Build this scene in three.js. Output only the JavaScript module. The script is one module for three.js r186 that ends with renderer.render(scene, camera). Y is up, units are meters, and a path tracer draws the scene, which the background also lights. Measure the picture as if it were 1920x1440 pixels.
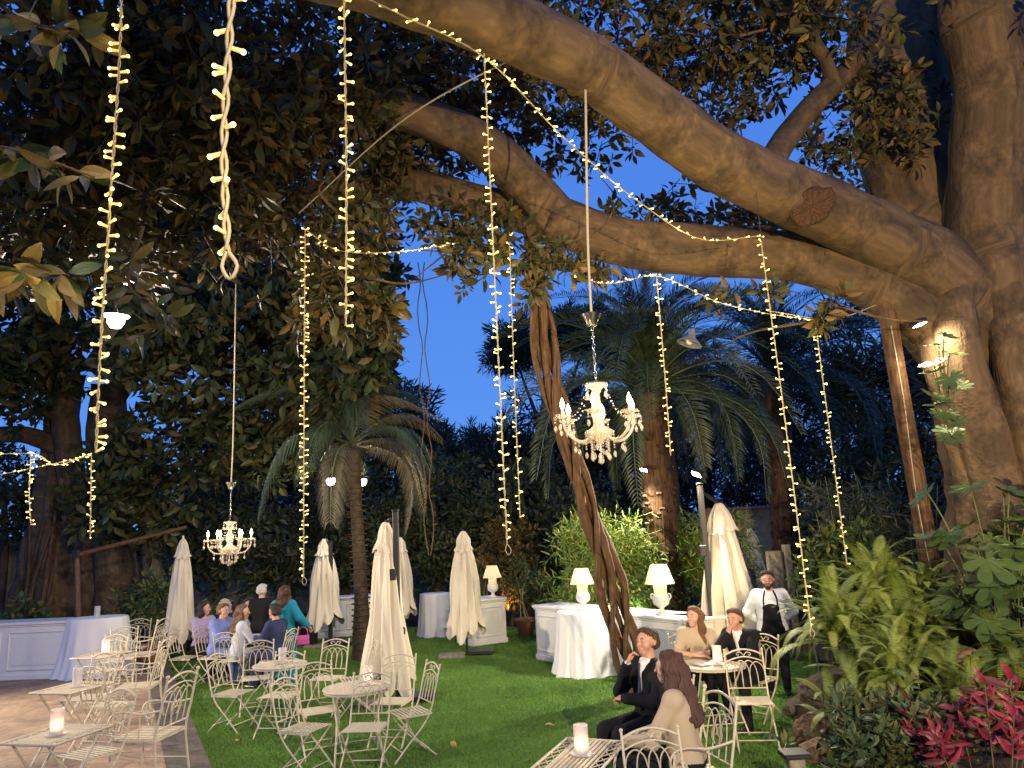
import * as THREE from 'three';
import { mergeGeometries } from 'three/addons/utils/BufferGeometryUtils.js';
import { ImprovedNoise } from 'three/addons/math/ImprovedNoise.js';

// ---------------------------------------------------------------- camera, sky, exposure
const scene = new THREE.Scene();
const camera = new THREE.PerspectiveCamera(54.4, 4 / 3, 0.05, 400);
{
  const p = THREE.MathUtils.degToRad(11.1), roll = THREE.MathUtils.degToRad(2.7);
  const f = new THREE.Vector3(0, Math.sin(p), -Math.cos(p)), r0 = new THREE.Vector3(1, 0, 0), u0 = r0.clone().cross(f);
  const r = r0.clone().multiplyScalar(Math.cos(roll)).addScaledVector(u0, -Math.sin(roll));
  const u = u0.clone().multiplyScalar(Math.cos(roll)).addScaledVector(r0, Math.sin(roll));
  camera.matrixAutoUpdate = true;
  camera.quaternion.setFromRotationMatrix(new THREE.Matrix4().makeBasis(r, u, f.clone().negate()));
  camera.position.set(0, 2.3, 0);
}
const renderer = new THREE.WebGLRenderer({ antialias: true });
renderer.toneMapping = THREE.LinearToneMapping;
renderer.toneMappingExposure = 1;
renderer.shadowMap.enabled = true;
// dusk sky: clear deep blue, a little paler towards the horizon
{
  const W = 256, H = 128, d = new Float32Array(W * H * 4);
  for (let j = 0; j < H; j++) for (let i = 0; i < W; i++) {
    const up = Math.max(0, Math.sin(((j + 0.5) / H - 0.5) * Math.PI)), t = Math.pow(up, 0.7), o = (j * W + i) * 4;
    d[o] = 0.13 + (0.035 - 0.13) * t; d[o + 1] = 0.36 + (0.15 - 0.36) * t; d[o + 2] = 0.98 + (0.68 - 0.98) * t; d[o + 3] = 1;
  }
  const sky = new THREE.DataTexture(d, W, H, THREE.RGBAFormat, THREE.FloatType);
  sky.mapping = THREE.EquirectangularReflectionMapping; sky.magFilter = THREE.LinearFilter; sky.needsUpdate = true;
  scene.background = sky; scene.environment = sky;
}
// the last of the daylight: faint and very soft, from the west behind the palms
const sun = new THREE.DirectionalLight(0xbfd0ff, 0.06);
sun.position.set(-20, 30, -40); sun.shadow.radius = 60; sun.castShadow = true;
sun.shadow.camera.left = -30; sun.shadow.camera.right = 30; sun.shadow.camera.top = 30; sun.shadow.camera.bottom = -30; sun.shadow.camera.far = 120;
scene.add(sun);
// ---------------------------------------------------------------- helpers
let seed = 7;
const rnd = () => { seed = (seed + 0x6d2b79f5) | 0; let t = Math.imul(seed ^ (seed >>> 15), 1 | seed); t = (t + Math.imul(t ^ (t >>> 7), 61 | t)) ^ t; return ((t ^ (t >>> 14)) >>> 0) / 4294967296; };
const rr = (a, b) => a + (b - a) * rnd(), pick = (a) => a[Math.floor(rnd() * a.length)];
const V = (x, y, z) => new THREE.Vector3(x, y, z), VA = (a) => new THREE.Vector3(a[0], a[1], a[2]);
const lerp = (a, b, t) => a + (b - a) * t, clamp = (x, a, b) => Math.min(b, Math.max(a, x)), PI = Math.PI;
const noise = new ImprovedNoise();
const fbm = (x, y, z, n = 4) => { let s = 0, a = 0.5; for (let i = 0; i < n; i++) { s += a * noise.noise(x, y, z); x *= 2.03; y *= 2.03; z *= 2.03; a *= 0.5; } return s; };
const lin = (r, g, b) => new THREE.Color().setRGB(r, g, b);
const used = new Map();
const numbered = (n) => { const k = used.get(n) ?? 0; used.set(n, k + 1); return k ? n + '_' + String(k).padStart(3, '0') : n; };
const shadow = (o) => { o.castShadow = o.receiveShadow = true; return o; };
function tag(o, label, category, group, kind) {
  o.userData.label = label; if (category) o.userData.category = category;
  if (group) o.userData.group = group; if (kind) o.userData.kind = kind;
  return o;
}
function thing(name, label, category, pos = [0, 0, 0], turn = 0, group) {
  const o = new THREE.Group(); o.name = numbered(name); o.position.set(...pos); o.rotation.y = turn; scene.add(o);
  return tag(o, label, category, group);
}
function part(name, geo, m, parent, kind) {
  const o = shadow(new THREE.Mesh(geo, m)); o.name = parent === scene ? numbered(name) : name; parent.add(o);
  if (kind) o.userData.kind = kind;
  return o;
}
const setting = (name, geo, m, label) => tag(part(name, geo, m, scene), label, undefined, undefined, 'structure');
function copyOf(src, label, pos, turn, group) {
  const c = src.clone(); c.name = numbered(src.name.replace(/_\d{3}$/, '')); scene.add(c);
  c.userData = { ...src.userData, label }; if (group) c.userData.group = group;
  c.position.set(...pos); c.rotation.y = turn; return c;
}
const merge = (list) => mergeGeometries(list.map((g) => { const h = g.index ? g.toNonIndexed() : g.clone(); for (const k of Object.keys(h.attributes)) if (!['position', 'normal', 'uv', 'color'].includes(k)) h.deleteAttribute(k); return h; }));
const move = (g, x, y, z) => g.translate(x, y, z);
function box(w, h, d, x = 0, y = 0, z = 0, ry = 0, rx = 0, rz = 0) {
  const g = new THREE.BoxGeometry(w, h, d); if (rx) g.rotateX(rx); if (rz) g.rotateZ(rz); if (ry) g.rotateY(ry); return g.translate(x, y, z);
}
// box with chamfered edges
function cbox(w, h, d, x = 0, y = 0, z = 0, c = 0.006) {
  const s = new THREE.Shape(), a = w / 2 - c, b = h / 2 - c;
  s.moveTo(-a, -b); s.lineTo(a, -b); s.lineTo(a, b); s.lineTo(-a, b); s.closePath();
  const g = new THREE.ExtrudeGeometry(s, { depth: d - 2 * c, bevelEnabled: true, bevelSegments: 1, bevelSize: c, bevelThickness: c, steps: 1 });
  return g.translate(x, y, z - d / 2 + c);
}
// tapered tube along a smooth line; radii per point; u round, v in metres
function sweep(pts, radii, { n = 24, rad = 8, rough = 0, flute = 0, flutes = 5, caps = true, k = 3 } = {}) {
  const P = pts.map((p) => (p.isVector3 ? p : VA(p))), curve = P.length > 2 ? new THREE.CatmullRomCurve3(P, false, 'centripetal') : new THREE.LineCurve3(P[0], P[1]);
  const R = Array.isArray(radii) ? radii : P.map(() => radii), pos = [], uv = [], idx = [];
  const at = (t) => { const s = t * (R.length - 1), i = Math.min(R.length - 2, Math.floor(s)), q = s - i, e = q * q * (3 - 2 * q); return lerp(R[i], R[i + 1], e); };
  let tan = curve.getTangent(0), nrm = Math.abs(tan.y) < 0.9 ? V(0, 1, 0).cross(tan).normalize() : V(1, 0, 0).cross(tan).normalize(), prev = tan.clone(), len = 0, last = curve.getPoint(0);
  for (let i = 0; i <= n; i++) {
    const t = i / n, c = curve.getPoint(t); tan = curve.getTangent(t);
    const ax = prev.clone().cross(tan); if (ax.length() > 1e-6) nrm.applyAxisAngle(ax.clone().normalize(), Math.acos(clamp(prev.dot(tan), -1, 1)));
    prev.copy(tan); nrm.addScaledVector(tan, -nrm.dot(tan)).normalize(); const bi = tan.clone().cross(nrm);
    len += c.distanceTo(last); last = c; const r = at(t);
    for (let j = 0; j <= rad; j++) {
      const a = (j / rad) * 2 * PI; let q = r;
      if (flute) q *= 1 + flute * Math.cos(a * flutes + t * 2);
      if (rough) q *= 1 + rough * fbm(c.x * k + Math.cos(a) * 1.7 + 5, c.y * k + Math.sin(a) * 1.7, c.z * k, 3) * 2;
      pos.push(c.x + (nrm.x * Math.cos(a) + bi.x * Math.sin(a)) * q, c.y + (nrm.y * Math.cos(a) + bi.y * Math.sin(a)) * q, c.z + (nrm.z * Math.cos(a) + bi.z * Math.sin(a)) * q);
      uv.push((j / rad) * Math.max(0.2, Math.round(r * 6.3 * 2) / 2), len);
    }
  }
  const w = rad + 1;
  for (let i = 0; i < n; i++) for (let j = 0; j < rad; j++) { const a = i * w + j, b = a + w; idx.push(a, a + 1, b, b, a + 1, b + 1); }
  if (caps) for (const [row, flip] of [[0, 0], [n, 1]]) {
    const m = pos.length / 3; let x = 0, y = 0, z = 0;
    for (let j = 0; j < rad; j++) { const o = (row * w + j) * 3; x += pos[o]; y += pos[o + 1]; z += pos[o + 2]; }
    pos.push(x / rad, y / rad, z / rad); uv.push(0, 0);
    for (let j = 0; j < rad; j++) { const a = row * w + j, b = a + 1; flip ? idx.push(a, b, m) : idx.push(b, a, m); }
  }
  const g = new THREE.BufferGeometry();
  g.setAttribute('position', new THREE.Float32BufferAttribute(pos, 3)); g.setAttribute('uv', new THREE.Float32BufferAttribute(uv, 2)); g.setIndex(idx); g.computeVertexNormals();
  return g;
}
const rod = (a, b, r, rad = 6) => sweep([a, b], [r, r], { n: 1, rad });
const bent = (pts, r, n = 12, rad = 6) => sweep(pts, Array.isArray(r) ? r : pts.map(() => r), { n, rad });
const lathe = (prof, seg = 20) => new THREE.LatheGeometry(prof.map(([r, y]) => new THREE.Vector2(r, y)), seg);
// raw mesh from triangles
function raw(pos, uv, col) {
  const g = new THREE.BufferGeometry(); g.setAttribute('position', new THREE.Float32BufferAttribute(pos, 3));
  g.setAttribute('uv', new THREE.Float32BufferAttribute(uv ?? new Array(pos.length / 3 * 2).fill(0), 2));
  if (col) g.setAttribute('color', new THREE.Float32BufferAttribute(col, 3));
  g.computeVertexNormals(); return g;
}
// computed textures
function texture(W, H, f, srgb, rep = [1, 1]) {
  const d = new Uint8Array(W * H * 4);
  for (let j = 0; j < H; j++) for (let i = 0; i < W; i++) { const c = f(i / W, j / H), o = (j * W + i) * 4; for (let k = 0; k < 3; k++) d[o + k] = clamp(Math.round((Array.isArray(c) ? c[k] : c) * 255), 0, 255); d[o + 3] = 255; }
  const t = new THREE.DataTexture(d, W, H); t.magFilter = THREE.LinearFilter; t.wrapS = t.wrapT = THREE.RepeatWrapping; t.repeat.set(...rep);
  if (srgb) t.colorSpace = THREE.SRGBColorSpace; t.needsUpdate = true; return t;
}
// noise that tiles: fbm on a torus
const tile = (u, v, s, o = 0, n = 4) => fbm(Math.cos(u * 2 * PI) * s / 6.28 + o, Math.sin(u * 2 * PI) * s / 6.28, Math.cos(v * 2 * PI) * s / 6.28 + Math.sin(v * 2 * PI) * 0.73 * s / 6.28 + o * 3.1, n);
const T = {
  cloudy: texture(256, 256, (u, v) => 0.5 + tile(u, v, 9), false),
  fine: texture(256, 256, (u, v) => 0.5 + 0.7 * tile(u, v, 44, 3, 3) + (rnd() - 0.5) * 0.25, false),
  bark: texture(256, 512, (u, v) => { const a = tile(u, v, 8, 1), b = tile(u, v * 1, 30, 5); const c = 0.62 + 0.42 * a + 0.22 * b; return [c, c * 0.9, c * 0.77]; }, true),
  barkB: texture(256, 512, (u, v) => 0.5 + 0.6 * tile(u, v, 26, 2) + 0.3 * tile(u, v, 60, 8, 2), false),
  fibre: texture(128, 512, (u, v) => { const c = 0.6 + 0.5 * tile(u, v * 0.25, 40, 4, 3) + 0.2 * tile(u, v, 16, 9); return [c, c * 0.88, c * 0.74]; }, true),
  grass: texture(512, 512, (u, v) => { const a = tile(u, v, 10, 2), b = tile(u, v, 90, 6, 3), c = 0.8 + 0.35 * a + 0.6 * b + (rnd() - 0.5) * 0.22; return [c * 0.83, c, c * 0.62]; }, true),
  weave: texture(128, 128, (u, v) => 0.5 + 0.22 * Math.sin(u * 2 * PI * 32) * Math.sin(v * 2 * PI * 32) + 0.5 * tile(u, v, 20, 4), false),
  paint: texture(256, 256, (u, v) => { const a = tile(u, v, 24, 7), c = 0.93 + 0.12 * a - (tile(u, v, 50, 2, 3) > 0.27 ? 0.3 : 0); return [c, c * 0.98, c * 0.94]; }, true),
  plaster: texture(256, 256, (u, v) => { const c = 0.82 + 0.3 * tile(u, v, 7, 3) + 0.2 * tile(u, v, 40, 1) + (rnd() - 0.5) * 0.05; return [c, c * 0.95, c * 0.86]; }, true),
};
const rep = (t, x, y) => { const c = t.clone(); c.repeat.set(x, y); c.needsUpdate = true; return c; };
const std = (c, roughness = 0.8, more = {}) => new THREE.MeshStandardMaterial({ color: Array.isArray(c) ? lin(...c) : c, roughness, side: THREE.DoubleSide, ...more });
const phys = (c, roughness, more = {}) => new THREE.MeshPhysicalMaterial({ color: lin(...c), roughness, side: THREE.DoubleSide, ...more });
const glow = (c, k) => new THREE.MeshStandardMaterial({ color: 0x000000, roughness: 0.6, emissive: lin(...c), emissiveIntensity: k });
function lampLight(x, y, z, color, cd, radius = 1.5, parent = scene) {
  const l = new THREE.PointLight(lin(...color), cd, 0, 2); l.position.set(x, y, z); l.castShadow = true; l.shadow.radius = radius; parent.add(l); return l;
}
const M = {
  cream: std([0.66, 0.6, 0.46], 0.55, { map: rep(T.paint, 2, 2), bumpMap: rep(T.fine, 4, 4), bumpScale: 0.0006 }),
  white: std([0.66, 0.645, 0.61], 0.5, { bumpMap: rep(T.cloudy, 1.5, 1.5), bumpScale: 0.002 }),
  cloth: phys([0.68, 0.67, 0.66], 0.9, { sheen: 0.3, sheenColor: lin(1, 1, 1), bumpMap: rep(T.weave, 6, 6), bumpScale: 0.0008 }),
  canvas: phys([0.62, 0.55, 0.42], 0.92, { bumpMap: rep(T.weave, 5, 5), bumpScale: 0.001 }),
  darkMetal: std([0.025, 0.024, 0.023], 0.45, { metalness: 0.4 }),
  concrete: std([0.33, 0.31, 0.28], 0.9, { map: rep(T.plaster, 2, 2), bumpMap: rep(T.fine, 3, 3), bumpScale: 0.003 }),
  brass: std([0.55, 0.47, 0.33], 0.3, { metalness: 0.9 }),
  chrome: std([0.7, 0.68, 0.63], 0.2, { metalness: 1 }),
  rope: std([0.42, 0.36, 0.26], 0.9),
  timber: std([0.3, 0.19, 0.1], 0.75, { map: rep(T.fibre, 1, 1), bumpMap: rep(T.fibre, 1, 1), bumpScale: 0.002 }),
  bark: std([0.3, 0.235, 0.16], 0.85, { map: rep(T.bark, 0.5, 0.5), bumpMap: rep(T.barkB, 1, 0.7), bumpScale: 0.012 }),
  fibre: std([0.3, 0.2, 0.12], 0.9, { map: rep(T.fibre, 1, 0.6), bumpMap: rep(T.fibre, 1, 0.6), bumpScale: 0.02 }),
  terracotta: std([0.36, 0.15, 0.075], 0.85, { bumpMap: T.fine, bumpScale: 0.002 }),
  flame: glow([1, 0.62, 0.25], 14), bulb: glow([1, 0.8, 0.5], 26), led: glow([1, 0.74, 0.2], 5.5),
  ledCap: std([0.75, 0.62, 0.28], 0.5, { emissive: lin(1, 0.66, 0.1), emissiveIntensity: 0.55 }),  // LED light passing through the holder is put in as emission
  wax: std([0.85, 0.8, 0.68], 0.5), frost: phys([0.93, 0.9, 0.88], 0.35, { transmission: 0.75, thickness: 0, bumpMap: rep(T.fine, 3, 3), bumpScale: 0.004 }),
  glass: phys([0.97, 0.97, 0.97], 0.05, { transmission: 0.95, thickness: 0 }),
  crystal: phys([0.9, 0.84, 0.74], 0.1, { transmission: 0.72, thickness: 0, specularIntensity: 1 }),
};
// ---------------------------------------------------------------- ground, patio, walls
function sheet(poly, y, uvScale = 1) {
  const s = new THREE.Shape(poly.map(([x, z]) => new THREE.Vector2(x, -z))), g = new THREE.ShapeGeometry(s); g.rotateX(-PI / 2); g.translate(0, y, 0);
  const p = g.attributes.position, uv = []; for (let i = 0; i < p.count; i++) uv.push(p.getX(i) * uvScale, p.getZ(i) * uvScale);
  g.setAttribute('uv', new THREE.Float32BufferAttribute(uv, 2)); return g;
}
const soil = std([0.06, 0.045, 0.03], 1, { map: rep(T.plaster, 0.4, 0.4), bumpMap: rep(T.fine, 1, 1), bumpScale: 0.03 });
setting('ground', sheet([[-150, 60], [150, 60], [150, -250], [-150, -250]], -0.03), soil, 'dark garden soil under the trees and shrubs');
const edge = [[-0.9, -3.2], [-3.33, -8.03], [-4.79, -10.82], [-7.11, -15.26], [-7.9, -16.8]];   // where patio and lawn meet
const turf = std([0.1, 0.205, 0.026], 0.95, { map: rep(T.grass, 0.55, 0.55), bumpMap: rep(T.grass, 1.3, 1.3), bumpScale: 0.02 });
const lawnPoly = [...edge.map(([x, z]) => [x + 0.16, z]), [-7.4, -19.5], [-4, -20.2], [-0.6, -19.4], [1.1, -17], [3.6, -15.5], [5, -13.5], [3.9, -10.6], [3.1, -9], [2.7, -7.6], [3.4, -5.5], [4, -3], [4, 1], [0, 1]];
setting('lawn', sheet(lawnPoly, 0.0), turf, 'bright green lawn between the patio and the bar counters');
// paving: compacted beige patio with a darker stone kerb
const paving = std([0.38, 0.29, 0.235], 0.85, { map: rep(T.plaster, 0.35, 0.35), bumpMap: rep(T.fine, 1.2, 1.2), bumpScale: 0.004 });
const pat = thing('patio', 'beige paved patio with a dark stone kerb beside the lawn', undefined); pat.userData.kind = 'structure'; delete pat.userData.category;
part('paving_surface', sheet([[-2, -1.2], ...edge.map(([x, z]) => [x - 0.26, z]), [-16, -17.5], [-16, 2], [-2, 2]], 0.12), paving, pat);
const kerbM = [0.11, 0.135, 0.095].map((c) => std([c, c * 0.93, c * 0.88], 0.75, { map: rep(T.plaster, 0.9, 0.9), bumpMap: rep(T.fine, 2, 2), bumpScale: 0.003 }));
for (let i = 0, k = 0; i < edge.length - 1; i++) {
  const a = V(edge[i][0], 0, edge[i][1]), b = V(edge[i + 1][0], 0, edge[i + 1][1]), L = a.distanceTo(b), n = Math.max(1, Math.round(L / 0.95));
  for (let j = 0; j < n; j++, k++) {
    const c = a.clone().lerp(b, (j + 0.5) / n), g = cbox(0.4, 0.165, L / n - 0.008, 0, 0, 0, 0.012); g.rotateY(Math.atan2(b.x - a.x, b.z - a.z)); g.translate(c.x - 0.07, 0.045 + (k % 3) * 0.001, c.z);
    part('kerb_stone', g, kerbM[(k * 7) % 3], pat);
  }
}
// grass tufts on the near part of the lawn
{
  const blades = [];
  for (let i = 0; i < 7; i++) { const a = rr(0, 6.28), l = rr(0.018, 0.034), x = rr(-0.03, 0.03), z = rr(-0.03, 0.03), w = 0.0028, dx = Math.cos(a), dz = Math.sin(a), b = rr(0.2, 0.9) * l; blades.push(x - dz * w, 0, z + dx * w, x + dz * w, 0, z - dx * w, x + dx * b, l, z + dz * b); }
  const g = raw(blades), N = 90000, im = new THREE.InstancedMesh(g, std([1, 1, 1], 0.85), N), m = new THREE.Matrix4(), q = new THREE.Quaternion(), c = new THREE.Color();
  const inside = (x, z) => { let w = false; for (let i = 0, j = lawnPoly.length - 1; i < lawnPoly.length; j = i++) { const [xi, zi] = lawnPoly[i], [xj, zj] = lawnPoly[j]; if ((zi > z) !== (zj > z) && x < ((xj - xi) * (z - zi)) / (zj - zi) + xi) w = !w; } return w; };
  for (let k = 0; k < N;) { const z = -6.5 - 13.5 * Math.pow(rnd(), 1.5), x = rr(-8, 5); if (!inside(x, z)) continue; const s = rr(0.7, 1.25); m.compose(V(x, 0, z), q.setFromAxisAngle(V(0, 1, 0), rr(0, 6.28)), V(s, s, s)); im.setMatrixAt(k, m); const t = 0.75 + 0.6 * (0.5 + fbm(x * 0.8, 0, z * 0.8)) * rr(0.7, 1.3); im.setColorAt(k++, c.setRGB(0.115 * t, 0.225 * t, 0.03 * t)); }
  im.name = 'grass'; shadow(im); scene.add(im); tag(im, 'short mown grass blades covering the lawn', 'grass', undefined, 'stuff');
}
// garden walls
const plasterM = std([0.5, 0.42, 0.31], 0.9, { map: rep(T.plaster, 0.3, 0.3), bumpMap: rep(T.fine, 0.7, 0.7), bumpScale: 0.01 });
function wallBetween(label, a, b, h, th = 0.35) {
  const A = V(a[0], 0, a[1]), B = V(b[0], 0, b[1]), t = thing('garden_wall', label, 'wall', [(A.x + B.x) / 2, 0, (A.z + B.z) / 2], Math.atan2(-(B.z - A.z), B.x - A.x)), L = A.distanceTo(B);
  const g = new THREE.BoxGeometry(L, h, th, Math.ceil(L), 3, 1), p = g.attributes.position, uv = []; for (let i = 0; i < p.count; i++) uv.push(p.getX(i) + p.getZ(i), p.getY(i)); g.setAttribute('uv', new THREE.Float32BufferAttribute(uv, 2));
  part('wall', g.translate(0, h / 2, 0), plasterM, t); part('coping', cbox(L + 0.05, 0.09, th + 0.14, 0, h + 0.045, 0, 0.02), M.concrete, t);
}
wallBetween('ochre plastered garden wall behind the old fig trunk', [-26, -21], [-9.6, -24.5], 2.75);
wallBetween('shadowed plaster wall behind the hanging glass chandelier', [-9.4, -24.6], [-3.5, -25.6], 2.2);
wallBetween('dark boundary wall beyond the apron man', [5.6, -23.5], [16, -20.5], 2.6);
// ---------------------------------------------------------------- trees
const LIMB = {
upper:[[[6.05,4.43,-9.47], [5.42,5.28,-9.1], [4.55,5.67,-8.71], [3.62,5.9,-8.26], [2.71,6.04,-7.72], [1.9,6.26,-7.17], [1.33,6.38,-6.64], [0.83,6.5,-6.21], [0.1,6.47,-5.6], [-0.52,6.39,-5.11], [-1.07,6.25,-4.63], [-1.72,6.18,-4.23]], [0.554,0.489,0.407,0.365,0.332,0.301,0.292,0.276,0.27,0.257,0.235,0.21]],
lower:[[[5.9,4.17,-9.52], [5.32,4.78,-9.3], [4.54,5.25,-9.1], [3.6,5.56,-9.04], [2.38,5.69,-9.02], [1.37,5.87,-8.98], [0.57,6.17,-8.92]], [0.485,0.425,0.353,0.312,0.326,0.312,0.312]],
low1:[[[0.71,6.1,-8.94], [0.19,6.63,-8.63], [-0.38,7.04,-8.34], [-1.12,7.25,-8.1], [-1.83,7.33,-7.88], [-2.63,7.46,-7.65], [-3.27,7.57,-7.42], [-4.16,7.74,-7.09]], [0.285,0.266,0.247,0.229,0.205,0.182,0.154,0.126]],
low2:[[[0.78,6.07,-9.04], [0.11,6.37,-9.09], [-0.65,6.66,-9.13], [-1.43,6.88,-9.19], [-2.16,6.91,-9.29], [-2.88,6.74,-9.32]], [0.274,0.236,0.21,0.191,0.171,0.129]],
up:[[[6.22,4.94,-9.27], [6.19,5.88,-9.08], [6.18,6.64,-8.83], [6.19,7.38,-8.58], [6.05,8.12,-8.34], [5.89,8.96,-8.07]], [0.583,0.494,0.448,0.443,0.438,0.407]],
col1:[[[6.1,5.94,-9.37], [5.58,5.15,-8.97], [5.47,4.18,-8.9], [5.74,3.08,-9.12], [5.95,1.99,-9.33], [6.06,0.83,-9.56], [6.09,0.07,-9.71]], [0.099,0.214,0.247,0.273,0.292,0.357,0.455]],
col2:[[[6.5,6.09,-9.24], [6.21,4.98,-8.95], [6.19,3.62,-8.91], [6.39,2.41,-9.15], [6.49,1.21,-9.39], [6.5,0.07,-9.61]], [0.126,0.292,0.334,0.373,0.424,0.514]],
col3:[[[5.52,5.12,-9.38], [5.41,4.33,-9.2], [5.61,3.45,-9.35], [5.81,2.65,-9.51], [5.87,1.73,-9.69], [5.82,0.81,-9.87], [5.72,0.02,-10.03]], [0.139,0.242,0.269,0.295,0.349,0.416,0.537]],
core:[[[6.21,5.31,-9.5], [6.3,4.19,-9.72], [6.52,2.93,-9.96], [6.67,1.67,-10.21], [6.66,-0.13,-10.57]], [0.636,0.672,0.743,0.849,1.061]],
behind:[[[6.3,10.76,-10.06], [6.06,9.43,-10.12], [5.91,8.0,-10.09], [5.84,6.75,-9.93], [5.98,5.7,-9.73]], [0.657,0.678,0.66,0.606,0.583]],
branchR:[[[2.92,5.98,-7.94], [3.41,6.75,-8.3], [3.99,7.42,-8.57], [4.55,7.97,-8.77], [5.02,8.56,-8.86], [5.39,9.24,-8.83]], [0.182,0.154,0.141,0.125,0.106,0.086]],
branchS:[[[4.28,7.63,-8.64], [4.16,8.0,-8.56], [3.94,8.35,-8.49], [3.82,8.75,-8.42], [3.77,9.15,-8.34]], [0.095,0.088,0.081,0.068,0.054]],
prop:[[[4.7,5.03,-8.99], [4.94,3.7,-9.41], [5.15,2.5,-9.74], [5.35,1.27,-10.09], [5.47,0.56,-10.33]], [0.114,0.115,0.123,0.132,0.133]],
liana:[[[0.25,5.88,-8.47], [0.34,5.31,-8.68], [0.42,4.46,-9.05], [0.56,3.7,-9.41], [0.81,2.9,-9.77], [1.06,2.07,-10.08], [1.24,1.23,-10.35], [1.4,0.5,-10.59], [1.47,-0.01,-10.74]], [0.051,0.091,0.126,0.142,0.139,0.134,0.149,0.144,0.173]],
f1:[[[-10.88,8.29,-17.17], [-10.84,6.52,-17.52], [-10.75,4.87,-17.84], [-10.56,2.97,-18.21], [-10.32,1.32,-18.54], [-10.3,0.81,-18.64]], [0.206,0.257,0.309,0.309,0.36,0.437]],
f2:[[[-10.88,6.6,-17.91], [-11.2,4.94,-18.23], [-11.2,3.39,-18.33], [-11.25,1.99,-18.4], [-11.37,0.86,-18.63]], [0.289,0.289,0.442,0.591,0.771]],
f3:[[[-9.7,6.21,-17.58], [-9.83,4.7,-17.87], [-9.8,3.19,-18.17], [-9.75,1.67,-18.47], [-9.76,0.79,-18.64]], [0.386,0.437,0.437,0.489,0.566]],
f4:[[[-9.03,5.12,-17.38], [-8.87,3.88,-17.63], [-8.73,2.63,-17.87], [-8.64,1.4,-18.11], [-8.61,0.78,-18.23]], [0.151,0.163,0.189,0.226,0.251]],
f5:[[[-10.17,6.55,-17.81], [-9.69,7.63,-17.91], [-9.2,9.58,-17.93], [-8.93,11.8,-18.01], [-8.63,14.13,-18.06]], [0.366,0.292,0.244,0.209,0.171]],
f6:[[[-10.98,7.36,-17.66], [-11.02,8.14,-16.69], [-11.17,8.77,-15.54], [-11.46,9.08,-14.47]], [0.288,0.25,0.212,0.177]],
f7:[[[-10.98,4.78,-18.06], [-11.54,5.04,-17.3], [-12.19,4.94,-16.81]], [0.234,0.212,0.194]],
f8:[[[-9.78,5.71,-17.67], [-7.96,6.9,-16.42], [-6.08,7.46,-15.29], [-4.45,7.57,-14.46]], [0.283,0.182,0.137,0.098]],
};
const BLOB = {   // crown volumes: centre, radii, number of leaf sprays
figCrown:[[1.58,8.78,-8.92,1.86,0.79,1.5,330],[3.53,9.09,-9.37,1.5,0.75,1.5,230],[5.11,7.55,-9.67,0.9,1.05,1,170],[3.68,8.28,-8.0,1.29,0.39,1.2,120],[3.1,8.37,-10.02,0.94,0.47,1,60],[0.47,7.91,-9.6,1.65,0.68,1.2,190],[2.74,6.68,-10.15,1.7,0.39,0.8,90],[-0.89,8.24,-8.52,1.49,0.81,1.5,360],[-1.28,7.34,-9.2,1.43,0.43,1,170],[-2.46,7.43,-7.15,1.49,0.86,2,560],[-3.65,6.76,-6.26,1.4,0.85,2,560],[-3.66,6.2,-7.39,1.94,0.8,2,600],[-4.53,5.53,-7.01,0.96,0.7,1.5,230],[-2.44,6.8,-8.29,1.35,0.71,1.5,290],[-1.78,5.65,-7.9,0.66,0.36,0.6,60],[-2.01,4.83,-7.66,0.69,0.34,0.6,48],[-1.54,4.7,-7.89,0.35,0.2,0.4,25],[-0.31,5.49,-8.34,0.44,0.38,0.5,30],[0.38,5.34,-8.37,0.35,0.31,0.5,30],[0.97,5.57,-8.53,0.45,0.26,0.5,18],[-0.5,6.03,-8.64,0.59,0.26,0.5,35],[7.21,8.87,-9.92,1.18,1.96,1.5,150],[3.92,5.91,-8.87,0.4,0.2,0.4,14],[2.87,4.91,-8.66,0.58,0.19,0.4,16],[3.72,4.72,-8.6,0.32,0.25,0.3,16]],
figLeft:[[-9.73,7.93,-16.22,3.04,1.82,2.5,420],[-6.12,6.56,-15.47,2.51,1.94,2.5,520],[-3.94,6.23,-15.02,1.66,1.66,2,330],[-3.43,7.62,-14.75,1.22,0.89,1.5,120],[-11.15,6.33,-16.53,1.09,1.09,1.5,120],[-7.7,4.74,-16.85,1.7,0.73,2,130],[-5.48,4.46,-16.39,1.41,0.82,1.5,130],[-7.83,9.51,-15.91,3.64,1.46,2.5,400],[-8.73,3.47,-17.09,1.09,1.09,1.2,110]],
};
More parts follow.
